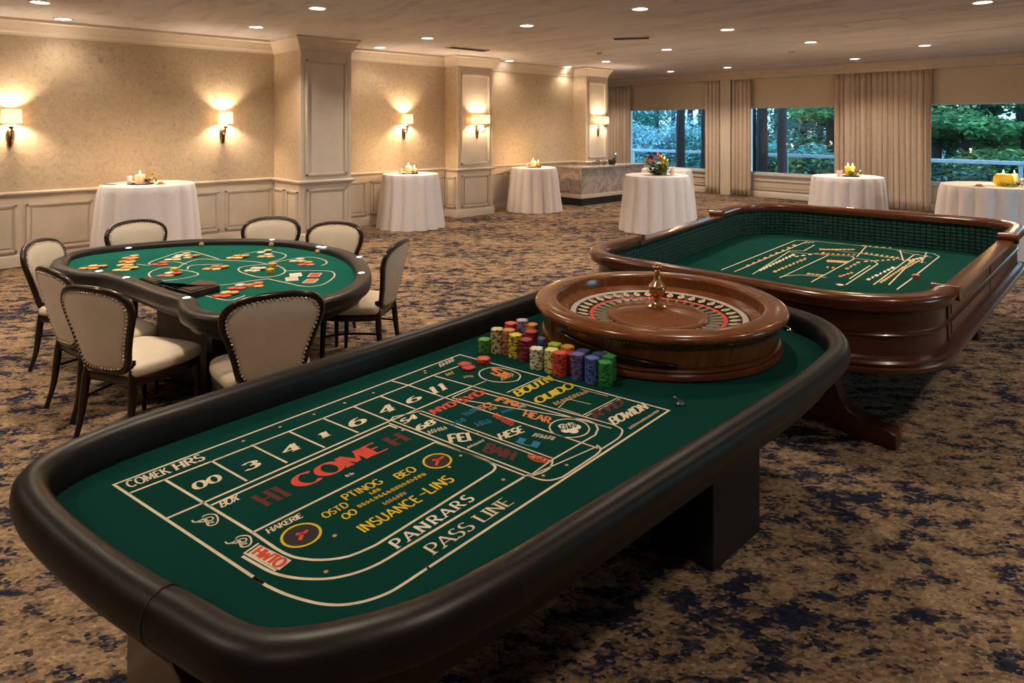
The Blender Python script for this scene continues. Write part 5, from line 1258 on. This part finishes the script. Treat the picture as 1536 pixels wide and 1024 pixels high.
for k,(u,Y,h,sp,mi) in enumerate(TR):
    w = 'first window, the one behind the bouquet' if u < 1090 else ('middle window' if u < 1270 else ('space behind the wide curtain' if u < 1400 else 'last window at right'))
    dist = 'a nearer' if Y < 26.5 else ('a farther' if Y > 30 else 'a mid-distance')
    tree(atYx(u,Y), Y, h, sp, LM[mi], '%s %s, through the %s' % (dist, TN[mi], w), 5200, .125 if mi != 2 else .11, 100+k, .17, .8, mi in (1,3,4))
for k,(u,Y,r,h,mi) in enumerate(((945,22.5,1.3,1.9,2),(975,23.2,1.4,2.2,2),(1005,22.5,1.3,2.1,2),(1040,23,1.4,2.2,2),(1078,22.4,1.3,1.9,0),(1140,21.8,1.2,1.5,0),(1190,21.6,1.2,1.3,1),(1220,21.9,1.2,1.3,1),(1255,22.2,1.3,1.5,0),(1415,21.7,1.2,1.2,3),(1460,21.9,1.2,1.3,1),(1505,21.6,1.3,1.2,3),(1550,21.8,1.3,1.3,1))):
    w = 'first window' if u < 1090 else ('middle window' if u < 1270 else 'last window')
    bush(atYx(u,Y), Y, r, h, LM[mi], '%s shrub beyond the railing, seen through the %s, %s' % (('teal','green','bluish','dark green','pale')[mi], w, ('left','middle','right','far left','far right')[k % 5]), 2400, k)

# ------------------------------------------------------------------ world and camera
w = bpy.data.worlds.new('dusk_sky'); SC.world = w; w.use_nodes = True; nt = w.node_tree
bg = nt.nodes['Background']; tc = nt.nodes.new('ShaderNodeTexCoord'); sx = nt.nodes.new('ShaderNodeSeparateXYZ'); nt.links.new(tc.outputs['Generated'], sx.inputs[0])
r = ramp(nt, [(.0,(.03,.05,.06)),(.49,(.05,.09,.10)),(.51,(.22,.50,.60)),(.62,(.22,.42,.62)),(1,(.22,.34,.58))], sx.outputs['Z'])
mp = N(nt,'ShaderNodeMapRange'); mp.inputs['From Min'].default_value = -1; mp.inputs['From Max'].default_value = 1
nt.links.new(sx.outputs['Z'], mp.inputs['Value']); nt.links.new(mp.outputs[0], r.inputs['Fac'])
nt.links.new(r.outputs['Color'], bg.inputs['Color']); bg.inputs['Strength'].default_value = 4.4
cam = bpy.data.cameras.new('camera'); co_ = bpy.data.objects.new('camera', cam); COL.objects.link(co_)
co_.location = (0,0,HC); co_.rotation_euler = (pi/2,0,TH)
cam.sensor_width = 36; cam.lens = F/1536*36; cam.shift_y = -(512-VH)/1536; cam.clip_end = 200; cam.clip_start = .05
SC.camera = co_
SC.cycles.diffuse_bounces = 7
vs_ = SC.view_settings; vs_.view_transform = 'Standard'; vs_.look = 'None'; vs_.exposure = 1.68; vs_.gamma = 1; vs_.use_curve_mapping = False
